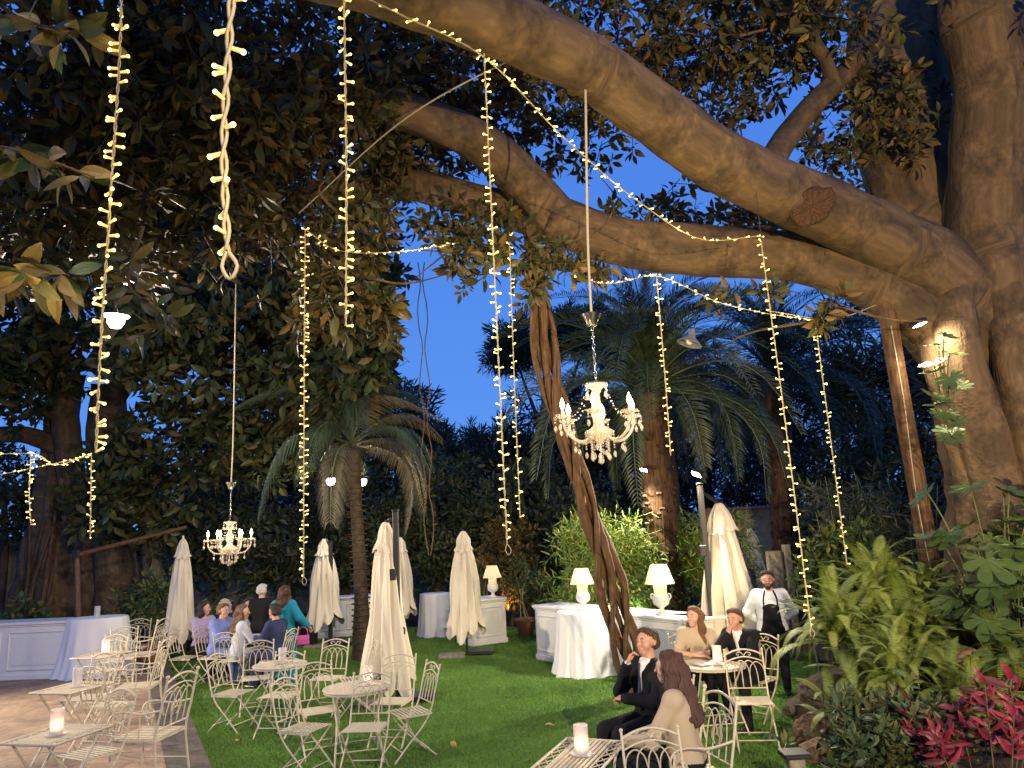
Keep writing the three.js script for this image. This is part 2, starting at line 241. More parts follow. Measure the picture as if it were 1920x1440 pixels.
// one leaf along +y, folded a little along its midrib
function leafTris(len, wid, fold = 0.25, droop = 0.15, seg = 4, tint = [1, 1, 1]) {
  const pos = [], uv = [], col = [], prof = (t) => Math.pow(Math.sin(PI * Math.pow(t, 0.85)), 0.8) * wid * 0.5;
  const P = (t, s) => { const w = prof(t) * s; return [w, t * len * (1 - droop * t * 0.3), -Math.abs(w) * fold * -1 - droop * len * t * t]; };
  for (let i = 0; i < seg; i++) for (const s of [-1, 1]) {
    const a = P(i / seg, 0), b = P((i + 1) / seg, 0), c = P(i / seg, s), d = P((i + 1) / seg, s);
    if (i > 0) { pos.push(...a, ...c, ...b); uv.push(0.5, i / seg, 0.5 + s / 2, i / seg, 0.5, (i + 1) / seg); col.push(...tint, ...tint, ...tint); }
    if (i < seg - 1) { pos.push(...b, ...c, ...d); uv.push(0.5, (i + 1) / seg, 0.5 + s / 2, i / seg, 0.5 + s / 2, (i + 1) / seg); col.push(...tint, ...tint, ...tint); }
    else if (i === seg - 1) { pos.push(...b, ...c, ...d); uv.push(0.5, 1, 0.5, 1, 0.5, 1); col.push(...tint, ...tint, ...tint); }
  }
  return raw(pos, uv, col);
}
const orient = (g, dir, twist = 0) => { const q = new THREE.Quaternion().setFromUnitVectors(V(0, 1, 0), dir.clone().normalize()); g.rotateY(twist); g.applyQuaternion(q); return g; };
// rosette of leaves round a twig end (axis +y)
function sprayGeo(n, len, wid, spread = 0.95, twig = 0.22) {
  const list = [];
  for (let i = 0; i < n; i++) {
    const t = i / n, a = i * 2.4 + rr(-0.3, 0.3), el = lerp(-0.25, 1.1, t) * spread + rr(-0.2, 0.2), d = V(Math.cos(a) * Math.cos(el), Math.sin(el), Math.sin(a) * Math.cos(el)), k = rr(0.7, 1.1);
    const br = rnd() < 0.3, sh = rr(0.75, 1.25), tint = br ? [1.9 * sh, 1.15 * sh, 0.75 * sh] : [sh, sh, sh * 0.9];
    list.push(orient(leafTris(len * k, wid * k, rr(0.1, 0.4), rr(0.05, 0.4), 3, tint), d, rr(-1, 1)).translate(d.x * 0.03, t * twig, d.z * 0.03));
  }
  const st = rod([0, -0.15, 0], [0, twig, 0], 0.006, 4), c = new Float32Array(st.attributes.position.count * 3).fill(0.9); st.setAttribute('color', new THREE.BufferAttribute(c, 3));
  return merge([...list, st]);
}
function foliage(name, parent, geos, m, blobs, tint, scale = [0.8, 1.2], hang = 0.3, dense = 1) {
  const spots = geos.map(() => []);
  for (const [x, y, z, a, b, c, n] of blobs) for (let k = 0; k < n * dense; k++) {
    let u; do u = V(rr(-1, 1), rr(-1, 1), rr(-1, 1)); while (u.lengthSq() > 1);
    const p = V(x + u.x * a, y + u.y * b, z + u.z * c);
    if (fbm(p.x * 0.9, p.y * 0.9, p.z * 0.9, 2) < -0.13) continue;
    spots[Math.floor(rnd() * geos.length)].push(p);
  }
  geos.forEach((g, i) => {
    if (!spots[i].length) return;
    const im = shadow(new THREE.InstancedMesh(g, m, spots[i].length)), mt = new THREE.Matrix4(), q = new THREE.Quaternion(), c = new THREE.Color();
    spots[i].forEach((p, k) => { const s = rr(...scale), d = V(rr(-1, 1), rr(-1, 1) - hang, rr(-1, 1)).normalize(); q.setFromUnitVectors(V(0, 1, 0), d); mt.compose(p, q, V(s, s, s)); im.setMatrixAt(k, mt); const t = tint(); im.setColorAt(k, c.setRGB(...t)); });
    im.name = name; im.userData.kind = 'stuff'; parent.add(im);
  });
}
const leafM = phys([1, 1, 1], 0.5, { vertexColors: true, specularIntensity: 0.6 });
const figSprays = [sprayGeo(11, 0.21, 0.085), sprayGeo(9, 0.23, 0.09, 1.1), sprayGeo(13, 0.19, 0.075, 0.8, 0.3)];
const bigSprays = [sprayGeo(14, 0.3, 0.13, 1, 0.4), sprayGeo(12, 0.33, 0.13, 0.9, 0.45)];
const figTint = () => { const t = rr(0.6, 1.3); return [0.056 * t, 0.057 * t, 0.02 * t]; };
const limb = (k, o = {}) => sweep(...LIMB[k], { n: 44, rad: 18, rough: 0.11, k: 1.3, ...o });
// the great fig on the right
{
  const t = thing('fig_tree', 'massive old fig tree with fused pale trunk and long sweeping limbs', 'tree');
  part('trunk', merge([limb('core', { flute: 0.1, flutes: 7, rad: 28 }), limb('col1'), limb('col2'), limb('col3')]), M.bark, t);
  part('trunk', limb('up', { flute: 0.04 }), M.bark, t);
  part('trunk', limb('behind'), M.bark, t);
  const up = part('limb', limb('upper', { n: 70, rad: 24 }), M.bark, t);
  // sawn-off stub on the upper limb
  const stub = V(3.41, 5.67, -7.78), face = V(-0.35, -0.39, 0.86).normalize(), ring = lathe([[0.001, 0.035], [0.1, 0.03], [0.17, 0.012], [0.2, 0.03], [0.235, 0.015], [0.26, -0.08]], 20);
  const pr = ring.attributes.position; for (let i = 0; i < pr.count; i++) { const k = 1 + 0.16 * fbm(pr.getX(i) * 9, pr.getZ(i) * 9, 3, 2) * 2; pr.setXYZ(i, pr.getX(i) * k * 1.05, pr.getY(i) + 0.02 * fbm(pr.getX(i) * 25, pr.getZ(i) * 25, 1, 2), pr.getZ(i) * k * 0.78); } ring.computeVertexNormals();
  const sm = part('cut_stub', orient(ring, face).translate(stub.x, stub.y, stub.z), std([0.2, 0.12, 0.065], 0.95, { map: rep(T.fibre, 2, 1), bumpMap: T.fibre, bumpScale: 0.03 }), up); sm.userData.label = 'rough brown sawn-off branch stub';
  part('limb', limb('lower', { n: 50, rad: 20 }), M.bark, t); part('limb', limb('low1'), M.bark, t); part('limb', limb('low2'), M.bark, t);
  part('branch', limb('branchR', { rad: 10 }), M.bark, t); part('branch', limb('branchS', { rad: 10 }), M.bark, t);
  for (let i = 0; i < 46; i++) {   // thin twigs among the leaves
    const [x, y, z, a, b, c] = pick(BLOB.figCrown), p = V(x + rr(-a, a) * 0.7, y + rr(-b, b) * 0.7, z + rr(-c, c) * 0.7), d = V(rr(-1, 1), rr(-0.5, 0.3), rr(-1, 1)).multiplyScalar(rr(0.6, 1.5));
    part('twig', bent([p, p.clone().addScaledVector(d, 0.5).add(V(rr(-0.2, 0.2), rr(-0.15, 0.2), 0)), p.clone().add(d)], [0.022, 0.013, 0.005], 8, 5), M.bark, t);
  }
  foliage('crown', t, figSprays, leafM, [...BLOB.figCrown, [0, 9.5, -1, 8, 1.4, 5, 900], [2, 10.5, -11, 7, 1.2, 3, 350], [-6, 9, -4, 3.5, 1.6, 5, 500], [8, 8.5, -6, 3, 1.8, 6, 450]], figTint, [0.65, 1.1], 0.3, 0.88);
}
part('timber_prop', sweep(...LIMB.prop, { n: 14, rad: 8, rough: 0.05 }), M.timber, scene); tag(scene.children.at(-1), 'tall weathered timber prop holding up the fig limb', 'prop');
// old fig on the left with buttress roots
{
  const t = thing('fig_tree', 'spreading fig tree with buttressed roots behind the patio counter', 'tree');
  part('trunk', merge(['f1', 'f3', 'f4', 'f5'].map((k) => limb(k, { rad: 14, n: 30 }))), M.bark, t);
  const rb = part('trunk', limb('f2', { flute: 0.3, flutes: 6, rad: 30 }), M.bark, t); rb.userData.label = 'reddish hanging root bundle';
  for (const k of ['f6', 'f7', 'f8']) part('limb', limb(k, { rad: 10, n: 24 }), M.bark, t);
  for (let i = 0; i < 14; i++) { const x = rr(-12.2, -10.4); part('root', bent([[x, 2.6 + rr(-0.6, 0.8), -17.2], [x + rr(-0.3, 0.3), 1.2, -16.9 + rr(-0.3, 0.3)], [x + rr(-0.7, 0.5), 0, -16.4 + rr(-0.5, 0.5)]], [0.03, 0.05, 0.07], 10, 6), M.fibre, t); }
  foliage('crown', t, bigSprays, leafM, [...BLOB.figLeft, [-13, 9, -12, 4, 2, 4, 260], [-6, 10.5, -16, 6, 1.5, 4, 260]], () => { const k = rr(0.6, 1.25); return [0.038 * k, 0.055 * k, 0.02 * k]; }, [0.8, 1.25]);
}
// near leafy branches: each leaf its own piece
const bigLeafG = [0, 1, 2].map((i) => leafTris(0.17, 0.062, 0.2, [0.1, 0.3, 0.2][i], 6)), bigLeafM = [[0.16, 0.12, 0.035], [0.1, 0.1, 0.03], [0.045, 0.085, 0.025], [0.2, 0.14, 0.04]].map((c) => phys(c, 0.42, { vertexColors: true, bumpMap: T.cloudy, bumpScale: 0.002, transmission: 0.12, thickness: 0 }));
function leafyBranch(label, pts, n, size) {
  const t = thing('fig_branch', label, 'branch', [0, 0, 0], 0, 'leafy fig branches reaching into view'), c = new THREE.CatmullRomCurve3(pts.map(VA));
  part('stem', bent(pts, pts.map((_, i) => lerp(0.016, 0.006, i / (pts.length - 1))), 20, 6), M.bark, t);
  for (let i = 0; i < n; i++) {
    const u = rr(0.15, 1), p = c.getPoint(u), o = shadow(new THREE.Mesh(pick(bigLeafG), pick(bigLeafM))), d = V(rr(-1, 1), rr(-0.9, 0.35), rr(-0.5, 0.8)).normalize(), s = size * rr(0.75, 1.15);
    o.name = 'leaf'; o.position.copy(p).addScaledVector(d, 0.03); o.quaternion.setFromUnitVectors(V(0, 1, 0), d).multiply(new THREE.Quaternion().setFromAxisAngle(V(0, 1, 0), rr(-1.2, 1.2))); o.scale.setScalar(s); t.add(o);
  }
}
leafyBranch('fig branch with big yellow-green leaves at the upper left corner', [[-2.9, 5.3, -2.9], [-2.55, 5.05, -3.05], [-2.2, 4.75, -3.1], [-1.95, 4.7, -3.1]], 46, 1.25);
leafyBranch('fig branch of pale drooping leaves at the left frame edge', [[-3.0, 4.55, -3.2], [-2.65, 4.3, -3.3], [-2.3, 4.2, -3.3], [-1.95, 4.05, -3.3]], 50, 1.25);
leafyBranch('fig branch with dark glossy leaves below the pale ones on the left', [[-3.1, 4.0, -3.3], [-2.75, 3.75, -3.4], [-2.4, 3.65, -3.4], [-2.1, 3.6, -3.4]], 50, 1.3);
leafyBranch('drooping fig branch beside the round white lantern lamp', [[-3.2, 5.1, -6.2], [-3.35, 4.6, -6.3], [-3.0, 4.25, -6.3], [-3.6, 4.05, -6.3]], 44, 1.35);
leafyBranch('olive leafed branch hanging under the canopy by the long light string', [[-2.2, 5.6, -7.8], [-2.0, 5.1, -7.8], [-1.6, 4.9, -7.8], [-1.2, 4.75, -7.8]], 52, 1.5);
leafyBranch('fig branch crossing the light string near the crystal chandelier rope', [[-0.5, 5.9, -8.4], [-0.1, 5.5, -8.4], [0.4, 5.4, -8.4], [0.9, 5.25, -8.4]], 46, 1.4);
// twisted liana
{
  const t = thing('liana', 'twisted woody liana rising from the lawn into the canopy', 'vine'), [P, R] = LIMB.liana, c = new THREE.CatmullRomCurve3(P.map(VA));
  for (let s = 0; s < 5; s++) {
    const pts = [], rad = [];
    for (let i = 0; i <= 26; i++) { const u = i / 26, p = c.getPoint(u), r = R[Math.min(8, Math.round(u * 8))], a = u * 11 + s * 1.26; const off = 0.75 + 0.45 * Math.sin(u * 9 + s * 2); pts.push(p.add(V(Math.cos(a) * r * off, 0, Math.sin(a) * r * off))); rad.push(r * (0.36 + 0.12 * Math.sin(s * 3 + u * 14))); }
    part('stem', sweep(pts, rad, { n: 80, rad: 8, rough: 0.35, k: 5 }), M.fibre, t);
  }
}
// ---- palms
function frondGeo(len, n, leaf, arch, vee = 0.5, hang = 0.3) {
  const pos = [], col = [], pt = (t) => V(len * (t - 0.12 * t * t * arch), len * (0.62 * t * (1 - t * 0.55) - arch * 0.62 * t * t * t), 0);
  const rach = sweep([0, 0.25, 0.5, 0.75, 1].map(pt), [0.03, 0.022, 0.015, 0.01, 0.004], { n: 12, rad: 4 }); rach.setAttribute('color', new THREE.BufferAttribute(new Float32Array(rach.attributes.position.count * 3).fill(1.4), 3));
  for (let i = 0; i < n; i++) for (const s of [-1, 1]) {
    const t = 0.1 + 0.9 * (i / n), p = pt(t), q = pt(Math.min(1, t + 0.02)), T2 = q.clone().sub(p).normalize(), l = leaf * Math.pow(Math.sin(PI * clamp(t * 0.86 + 0.1, 0, 1)), 0.6) * rr(0.85, 1.1), side = V(0, 0, s);
    const up = V(0, 1, 0).addScaledVector(T2, -T2.y).normalize(), d = side.clone().multiplyScalar(0.8).addScaledVector(T2, 0.75).addScaledVector(up, vee * rr(0.4, 1.1)).normalize(), m = p.clone().addScaledVector(d, l * 0.55), e = p.clone().addScaledVector(d, l).add(V(0, -hang * l, 0)), w = T2.clone().multiplyScalar(0.016 + 0.004 * leaf), k = rr(0.75, 1.25);
    pos.push(...p.toArray(), ...m.clone().add(w).toArray(), ...m.clone().sub(w).toArray(), ...m.clone().add(w).toArray(), ...e.toArray(), ...m.clone().sub(w).toArray());
    for (let j = 0; j < 6; j++) col.push(k, k, k);
  }
  return merge([raw(pos, undefined, col), rach]);
}
function palm(label, base, h, trunkR, geos, n, colors, lean, scars) {
  const t = thing('palm_tree', label, 'palm', base), top = V(lean[0], h, lean[1]);
  const trunk = sweep([[0, -0.1, 0], [lean[0] * 0.15, h * 0.35, lean[1] * 0.15], [lean[0] * 0.55, h * 0.7, lean[1] * 0.55], top], trunkR, { n: 60, rad: 16, rough: scars ? 0.22 : 0.04, k: scars ? 6 : 3 });
  part('trunk', trunk, scars ? M.fibre : std([0.27, 0.23, 0.17], 0.85, { map: rep(T.bark, 1, 3), bumpMap: rep(T.fine, 1, 6), bumpScale: 0.01 }), t);
  if (scars) for (let i = 0; i < 150; i++) { const y = rr(0.1, h * 0.96), a = i * 2.4, r = lerp(trunkR[0], trunkR[3], y / h) * 0.98; part('leaf_scar', box(0.1, 0.05, 0.06, 0, 0, 0, 0, -0.6).rotateY(-a + PI / 2).translate(lean[0] * y / h + Math.cos(a) * r, y, lean[1] * y / h + Math.sin(a) * r), M.fibre, t); }
  else for (let y = 0.5; y < h - 0.4; y += 0.11) part('ring', new THREE.TorusGeometry(lerp(trunkR[0], trunkR[3], y / h) * 1.0, 0.008, 4, 14).rotateX(PI / 2).translate(lean[0] * Math.pow(y / h, 1.6), y, lean[1] * Math.pow(y / h, 1.6)), M.fibre, t);
  const ms = colors.map((c) => phys(c, 0.5, { vertexColors: true }));
  for (let i = 0; i < n; i++) {
    const u = i / n, o = shadow(new THREE.Mesh(geos[i % geos.length], pick(ms))); o.name = 'frond'; o.position.copy(top).add(V(0, 0.05 + u * 0.15, 0));
    o.rotation.set(0, 0, 0); o.rotateY(i * 2.399 + rr(-0.2, 0.2)); o.rotateZ(lerp(-0.75, 1.05, Math.pow(u, 0.9)) + rr(-0.12, 0.12)); o.scale.setScalar(rr(0.85, 1.1)); t.add(o);
  }
  return t;
}
const dateF = [frondGeo(3.5, 78, 0.5, 0.75, 0.55, 0.15), frondGeo(3.3, 74, 0.48, 1, 0.5, 0.2), frondGeo(3.6, 80, 0.52, 0.55, 0.6, 0.12)];
const dateP = palm('stout date palm with a broad arching crown behind the bar lamp', [2.95, 0, -15.9], 5.0, [0.36, 0.33, 0.31, 0.33], dateF, 64, [[0.06, 0.085, 0.03], [0.045, 0.07, 0.028], [0.085, 0.1, 0.045]], [-0.05, 0.5], true);
const kingF = [frondGeo(2.3, 56, 0.5, 1.0, 0.1, 0.75), frondGeo(2.1, 52, 0.48, 1.25, 0.05, 0.85), frondGeo(2.4, 58, 0.5, 0.7, 0.2, 0.6)];
palm('slender ringed palm with drooping feathery fronds in the lawn', [-3.12, 0, -15.1], 4.05, [0.2, 0.13, 0.12, 0.16], kingF, 17, [[0.06, 0.085, 0.04], [0.05, 0.075, 0.035], [0.12, 0.1, 0.05]], [-0.1, 0.4], false);
palm('dark palm rising behind the timber prop', [6.6, 0, -19], 5.6, [0.4, 0.34, 0.32, 0.34], dateF, 46, [[0.045, 0.065, 0.03], [0.035, 0.055, 0.025]], [0.1, 0.3], true);
palm('far dark palm between the date palm and the timber prop', [4.9, 0, -24], 6.2, [0.36, 0.3, 0.3, 0.3], dateF, 40, [[0.04, 0.06, 0.028], [0.035, 0.05, 0.025]], [-0.2, 0.2], true);
// ---- trees and shrubs at the back
const broad = [sprayGeo(12, 0.2, 0.08, 1.1, 0.25), sprayGeo(10, 0.22, 0.075, 0.9, 0.3)], needles = [sprayGeo(22, 0.3, 0.035, 1.3, 0.4)], bambooG = [sprayGeo(12, 0.2, 0.026, 0.7, 0.45), sprayGeo(10, 0.22, 0.028, 0.9, 0.5)];
function garden(name, label, cat, base, h, trunkR, blobs, geos, tint, scale, group, hang) {
  const t = thing(name, label, cat, base, 0, group), tb = []; if (trunkR) { part('trunk', sweep([[0, -0.1, 0], [0.1, h * 0.4, 0.05], [-0.1, h * 0.8, 0]], [trunkR, trunkR * 0.8, trunkR * 0.45], { n: 12, rad: 8, rough: 0.1 }), M.bark, t); for (const b of blobs.slice(0, 4)) tb.push(part('branch', bent([[0.05, h * 0.55, 0], [b[0] * 0.5, (h * 0.55 + b[1]) / 2, b[2] * 0.5], [b[0], b[1], b[2]]], [trunkR * 0.45, trunkR * 0.3, trunkR * 0.12], 8, 5), M.bark, t)); }
  foliage('crown', t, geos, leafM, blobs, tint, scale, hang ?? 0); return t;
}
const tnt = (r, g, b) => () => { const k = rr(0.65, 1.3); return [r * k, g * k, b * k]; };
const dark = tnt(0.032, 0.05, 0.022);
garden('garden_tree', 'dark evergreen tree behind the grey-haired guests', 'tree', [-8.4, 0, -21], 4.4, 0.16, [[0, 3.2, 0, 1.7, 1.4, 1.2, 190], [0.9, 2.1, 0.5, 1.3, 1.2, 1, 130], [-1, 2.2, 0.3, 1.2, 1.2, 1, 130]], broad, dark, [1, 1.5], 'dark trees behind the lawn');
garden('garden_tree', 'dark tree behind the teal dress and back counter', 'tree', [-5.2, 0, -22.5], 4.4, 0.16, [[0, 3.1, 0, 1.8, 1.4, 1.2, 200], [1.1, 1.9, 0.5, 1.4, 1.3, 1, 150], [-1.1, 1.8, 0.4, 1.3, 1.2, 1, 140]], broad, dark, [1, 1.5], 'dark trees behind the lawn');
garden('garden_tree', 'dark tree behind the twin lamps and slender palm', 'tree', [-2.5, 0, -22.5], 4.6, 0.16, [[0, 3.3, 0, 1.8, 1.4, 1.2, 210], [1, 1.9, 0.6, 1.4, 1.3, 1, 160], [-1, 1.7, 0.6, 1.3, 1.2, 1, 140]], broad, tnt(0.034, 0.058, 0.026), [1, 1.5], 'dark trees behind the lawn');
garden('garden_tree', 'dark tree behind the middle counter', 'tree', [0.2, 0, -22], 4.2, 0.16, [[0, 3, 0, 1.6, 1.4, 1.2, 200], [0.9, 1.7, 0.6, 1.3, 1.2, 1, 150], [-1, 1.6, 0.6, 1.3, 1.2, 1, 140]], broad, tnt(0.034, 0.055, 0.026), [1, 1.5], 'dark trees behind the lawn');
garden('garden_tree', 'dark shrubby tree left of the date palm', 'tree', [2, 0, -20], 3.4, 0.14, [[0, 2.4, 0, 1.5, 1.2, 1, 170], [-1.1, 1.4, 0.4, 1.1, 1, 0.8, 110], [0.8, 1.3, 0.4, 1.1, 1, 0.8, 110]], broad, dark, [1, 1.4], 'dark trees behind the lawn');
garden('garden_tree', 'dark tree behind the statue and apron man', 'tree', [8.5, 0, -17.5], 4.4, 0.16, [[0, 3, 0, 1.8, 1.6, 1.2, 210], [1, 1.8, 0.6, 1.4, 1.2, 1, 140], [-1.2, 1.6, 0.6, 1.3, 1.2, 1, 120]], broad, dark, [1, 1.5], 'dark trees behind the lawn');
garden('garden_tree', 'dark tree above the garden wall at the left picture edge', 'tree', [-15.5, 0, -22.8], 5.4, 0.16, [[0, 4, 0, 2.2, 1.8, 1.2, 240], [2.2, 3.4, 0.3, 1.8, 1.4, 1, 170], [-2, 3.4, 0.3, 1.8, 1.6, 1, 170]], broad, tnt(0.05, 0.06, 0.022), [1.1, 1.7], 'dark trees behind the lawn');
for (const [l, x, z, h, w] of [['blue-grey tree far behind the slender palm', -7, -40, 11, 4.5], ['tall far tree right of the open sky gap', 3.5, -42, 10.5, 5], ['far tree low in the open sky gap', -2, -44, 8.6, 4.5], ['far tree behind the left chandelier', -13, -40, 9, 5], ['far tree behind the date palm crown', 10, -40, 12, 5], ['dark far tree behind the timber prop', 15, -32, 12, 5.5], ['dark far tree behind the fern bank and fig trunk', 19, -27, 11, 5]])
  garden('far_tree', l, 'tree', [x, 0, z], h, 0.3, [[0, h * 0.72, 0, w * 0.8, h * 0.25, 2.4, 260], [w * 0.5, h * 0.5, 0.5, w * 0.6, h * 0.26, 2, 190], [-w * 0.5, h * 0.48, 0.5, w * 0.6, h * 0.26, 2, 190], [0, h * 0.22, 1, w, h * 0.2, 2, 200]], needles, tnt(0.03, 0.045, 0.03), [1.9, 3], 'far trees beyond the garden');
garden('pine_tree', 'umbrella pine with a rounded crown right of the sky gap', 'tree', [1.6, 0, -36], 11.2, 0.3, [[0, 11.6, 0, 2.6, 1.1, 2, 320], [2.4, 11.9, 0, 2.2, 1.2, 2, 260], [-1.4, 10.6, 0.5, 1.4, 0.8, 1.4, 130], [4, 11, 0, 2, 1.2, 2, 200]], needles, tnt(0.028, 0.042, 0.024), [1.3, 1.9]);
// bamboo, brightly lit beside the palm flood lamp
function bamboo(label, x, z, w, h, n, cols) {
  const t = thing('bamboo_clump', label, 'bamboo', [x, 0, z], 0, 'bamboo clumps by the date palm'), blobs = [];
  for (let i = 0; i < n; i++) { const a = rr(-w, w), c = rr(-0.5, 0.5), hh = h * rr(0.7, 1.05), lx = rr(-0.4, 0.4), lz = rr(-0.1, 0.5); part('culm', bent([[a, 0, c], [a + lx * 0.3, hh * 0.55, c + lz * 0.3], [a + lx, hh, c + lz]], [0.014, 0.011, 0.004], 8, 5), std([0.16, 0.2, 0.06], 0.5), t); for (let k = 0; k < 6; k++) { const u = rr(0.3, 1); blobs.push([a + lx * u * u, hh * u, c + lz * u * u, 0.25, 0.2, 0.25, 5]); } }
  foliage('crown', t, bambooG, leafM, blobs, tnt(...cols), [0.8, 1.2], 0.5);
}
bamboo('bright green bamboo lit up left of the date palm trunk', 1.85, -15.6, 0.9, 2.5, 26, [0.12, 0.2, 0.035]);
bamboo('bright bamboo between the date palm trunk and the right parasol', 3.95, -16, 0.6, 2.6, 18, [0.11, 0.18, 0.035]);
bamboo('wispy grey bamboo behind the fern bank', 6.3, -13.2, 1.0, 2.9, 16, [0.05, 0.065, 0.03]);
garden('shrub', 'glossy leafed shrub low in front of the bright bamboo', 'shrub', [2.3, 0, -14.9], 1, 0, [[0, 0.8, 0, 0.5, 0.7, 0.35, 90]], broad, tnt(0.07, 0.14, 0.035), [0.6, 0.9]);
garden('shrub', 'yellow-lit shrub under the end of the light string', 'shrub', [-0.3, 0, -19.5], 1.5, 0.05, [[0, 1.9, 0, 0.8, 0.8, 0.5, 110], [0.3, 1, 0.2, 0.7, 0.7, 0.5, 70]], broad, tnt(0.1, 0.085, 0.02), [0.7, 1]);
garden('shrub', 'leafy shrub right of the apron man under the string lights', 'shrub', [4.6, 0, -11.6], 1.4, 0.03, [[0, 1.2, 0, 0.55, 0.7, 0.4, 110], [0.3, 1.8, 0, 0.4, 0.35, 0.3, 40]], broad, tnt(0.055, 0.095, 0.025), [0.6, 0.9]);
garden('shrub', 'dark shrub behind the patio counter under the fig', 'shrub', [-11.6, 0, -15.6], 1, 0, [[0, 0.9, 0, 1.2, 0.6, 0.5, 120], [1.6, 0.8, 0.2, 0.8, 0.55, 0.4, 80]], broad, tnt(0.05, 0.085, 0.025), [0.7, 1]);
garden('shrub', 'leafy shrub at the root of the fig behind the armchairs', 'shrub', [-8.0, 0, -16.4], 1, 0, [[0, 0.9, 0, 0.9, 0.75, 0.5, 130], [0.9, 0.6, 0.1, 0.6, 0.5, 0.4, 60]], broad, tnt(0.05, 0.08, 0.025), [0.6, 0.9]);
garden('shrub', 'dark drooping shrub between patio end and hanging parasol', 'shrub', [-6.95, 0, -16.2], 1, 0, [[0, 0.7, 0, 0.6, 0.75, 0.5, 90]], bambooG, tnt(0.04, 0.075, 0.035), [0.9, 1.2], undefined, 0.6);
// ---------------------------------------------------------------- chairs and tables
const slatG = (w, d, th = 0.008) => cbox(w, th, d, 0, 0, 0, 0.002);
function backArches(t, w, y0, y1, tilt) {   // interlaced pointed arches between y0 and y1; tilt maps y to z
  const n = 5, xs = []; for (let i = 0; i <= n; i++) xs.push(-w / 2 + (w * i) / n);
  const spring = y0 + (y1 - y0) * 0.42;
  for (let i = 0; i + 2 <= n; i++) {
    const a = xs[i], b = xs[i + 2], m = (a + b) / 2, top = y1 - 0.03 - Math.abs(m) * 0.18, P = (x, y) => [x, y, tilt(y)];
    part('arch', bent([P(a, y0), P(a, spring), P(lerp(a, m, 0.3), lerp(spring, top, 0.72)), P(m, top), P(lerp(b, m, 0.3), lerp(spring, top, 0.72)), P(b, spring), P(b, y0)], 0.0055, 26, 5), M.cream, t);
  }
}
const fin = (r, x, y, z) => { const o = shadow(new THREE.Mesh(new THREE.SphereGeometry(r, 8, 6).translate(x, y, z), M.cream)); o.name = 'finial'; return o; };
function foldingChair() {
  const t = thing('folding_chair', '', 'chair', [0, 0, 0], 0, 'cream iron folding chairs'), w = 0.4, tilt = (y) => -0.17 - (y - 0.45) * 0.26;
  for (const s of [-1, 1]) {
    part('back_post', bent([[s * w / 2, 0.9, tilt(0.9)], [s * w / 2, 0.66, tilt(0.66)], [s * w / 2, 0.47, -0.17], [s * w / 2, 0.34, -0.09], [s * w / 2, 0.17, 0.08], [s * w / 2, 0.0, 0.24]], 0.0095, 22, 6), M.cream, t).add(fin(0.014, s * w / 2, 0.91, tilt(0.91)));
    part('leg', bent([[s * (w / 2 - 0.022), 0.44, 0.18], [s * (w / 2 - 0.022), 0.22, 0.0], [s * (w / 2 - 0.022), 0.0, -0.25]], 0.009, 10, 6), M.cream, t);
    part('seat_rail', box(0.012, 0.018, 0.38, s * (w / 2 - 0.012), 0.436, 0.0), M.cream, t);
  }
  for (let i = 0; i < 9; i++) part('slat', slatG(w - 0.03, 0.024).translate(0, 0.449, -0.175 + i * 0.0435), M.cream, t);
  const P = (x, y) => [x, y, tilt(y)];
  part('top_rail', bent([P(-w / 2, 0.86), P(-w / 4, 0.9), P(0, 0.915), P(w / 4, 0.9), P(w / 2, 0.86)], 0.0095, 16, 6), M.cream, t);
  part('back_rail', bent([P(-w / 2, 0.79), P(-w / 4, 0.825), P(0, 0.84), P(w / 4, 0.825), P(w / 2, 0.79)], 0.007, 16, 5), M.cream, t);
  part('back_rail', bent([P(-w / 2, 0.535), P(0, 0.535), P(w / 2, 0.535)], 0.007, 6, 5), M.cream, t);
  for (const s of [-1, 1]) part('scroll', bent([P(0, 0.85), P(s * 0.03, 0.885), P(s * 0.075, 0.872), P(s * 0.06, 0.852), P(s * 0.05, 0.866)], 0.005, 14, 4), M.cream, t);
  backArches(t, w, 0.535, 0.84, tilt);
  part('stretcher', rod([-w / 2, 0.1, 0.15], [w / 2, 0.1, 0.15], 0.006), M.cream, t); part('stretcher', rod([-w / 2 + 0.02, 0.1, -0.15], [w / 2 - 0.02, 0.1, -0.15], 0.006), M.cream, t);
  return t;
}
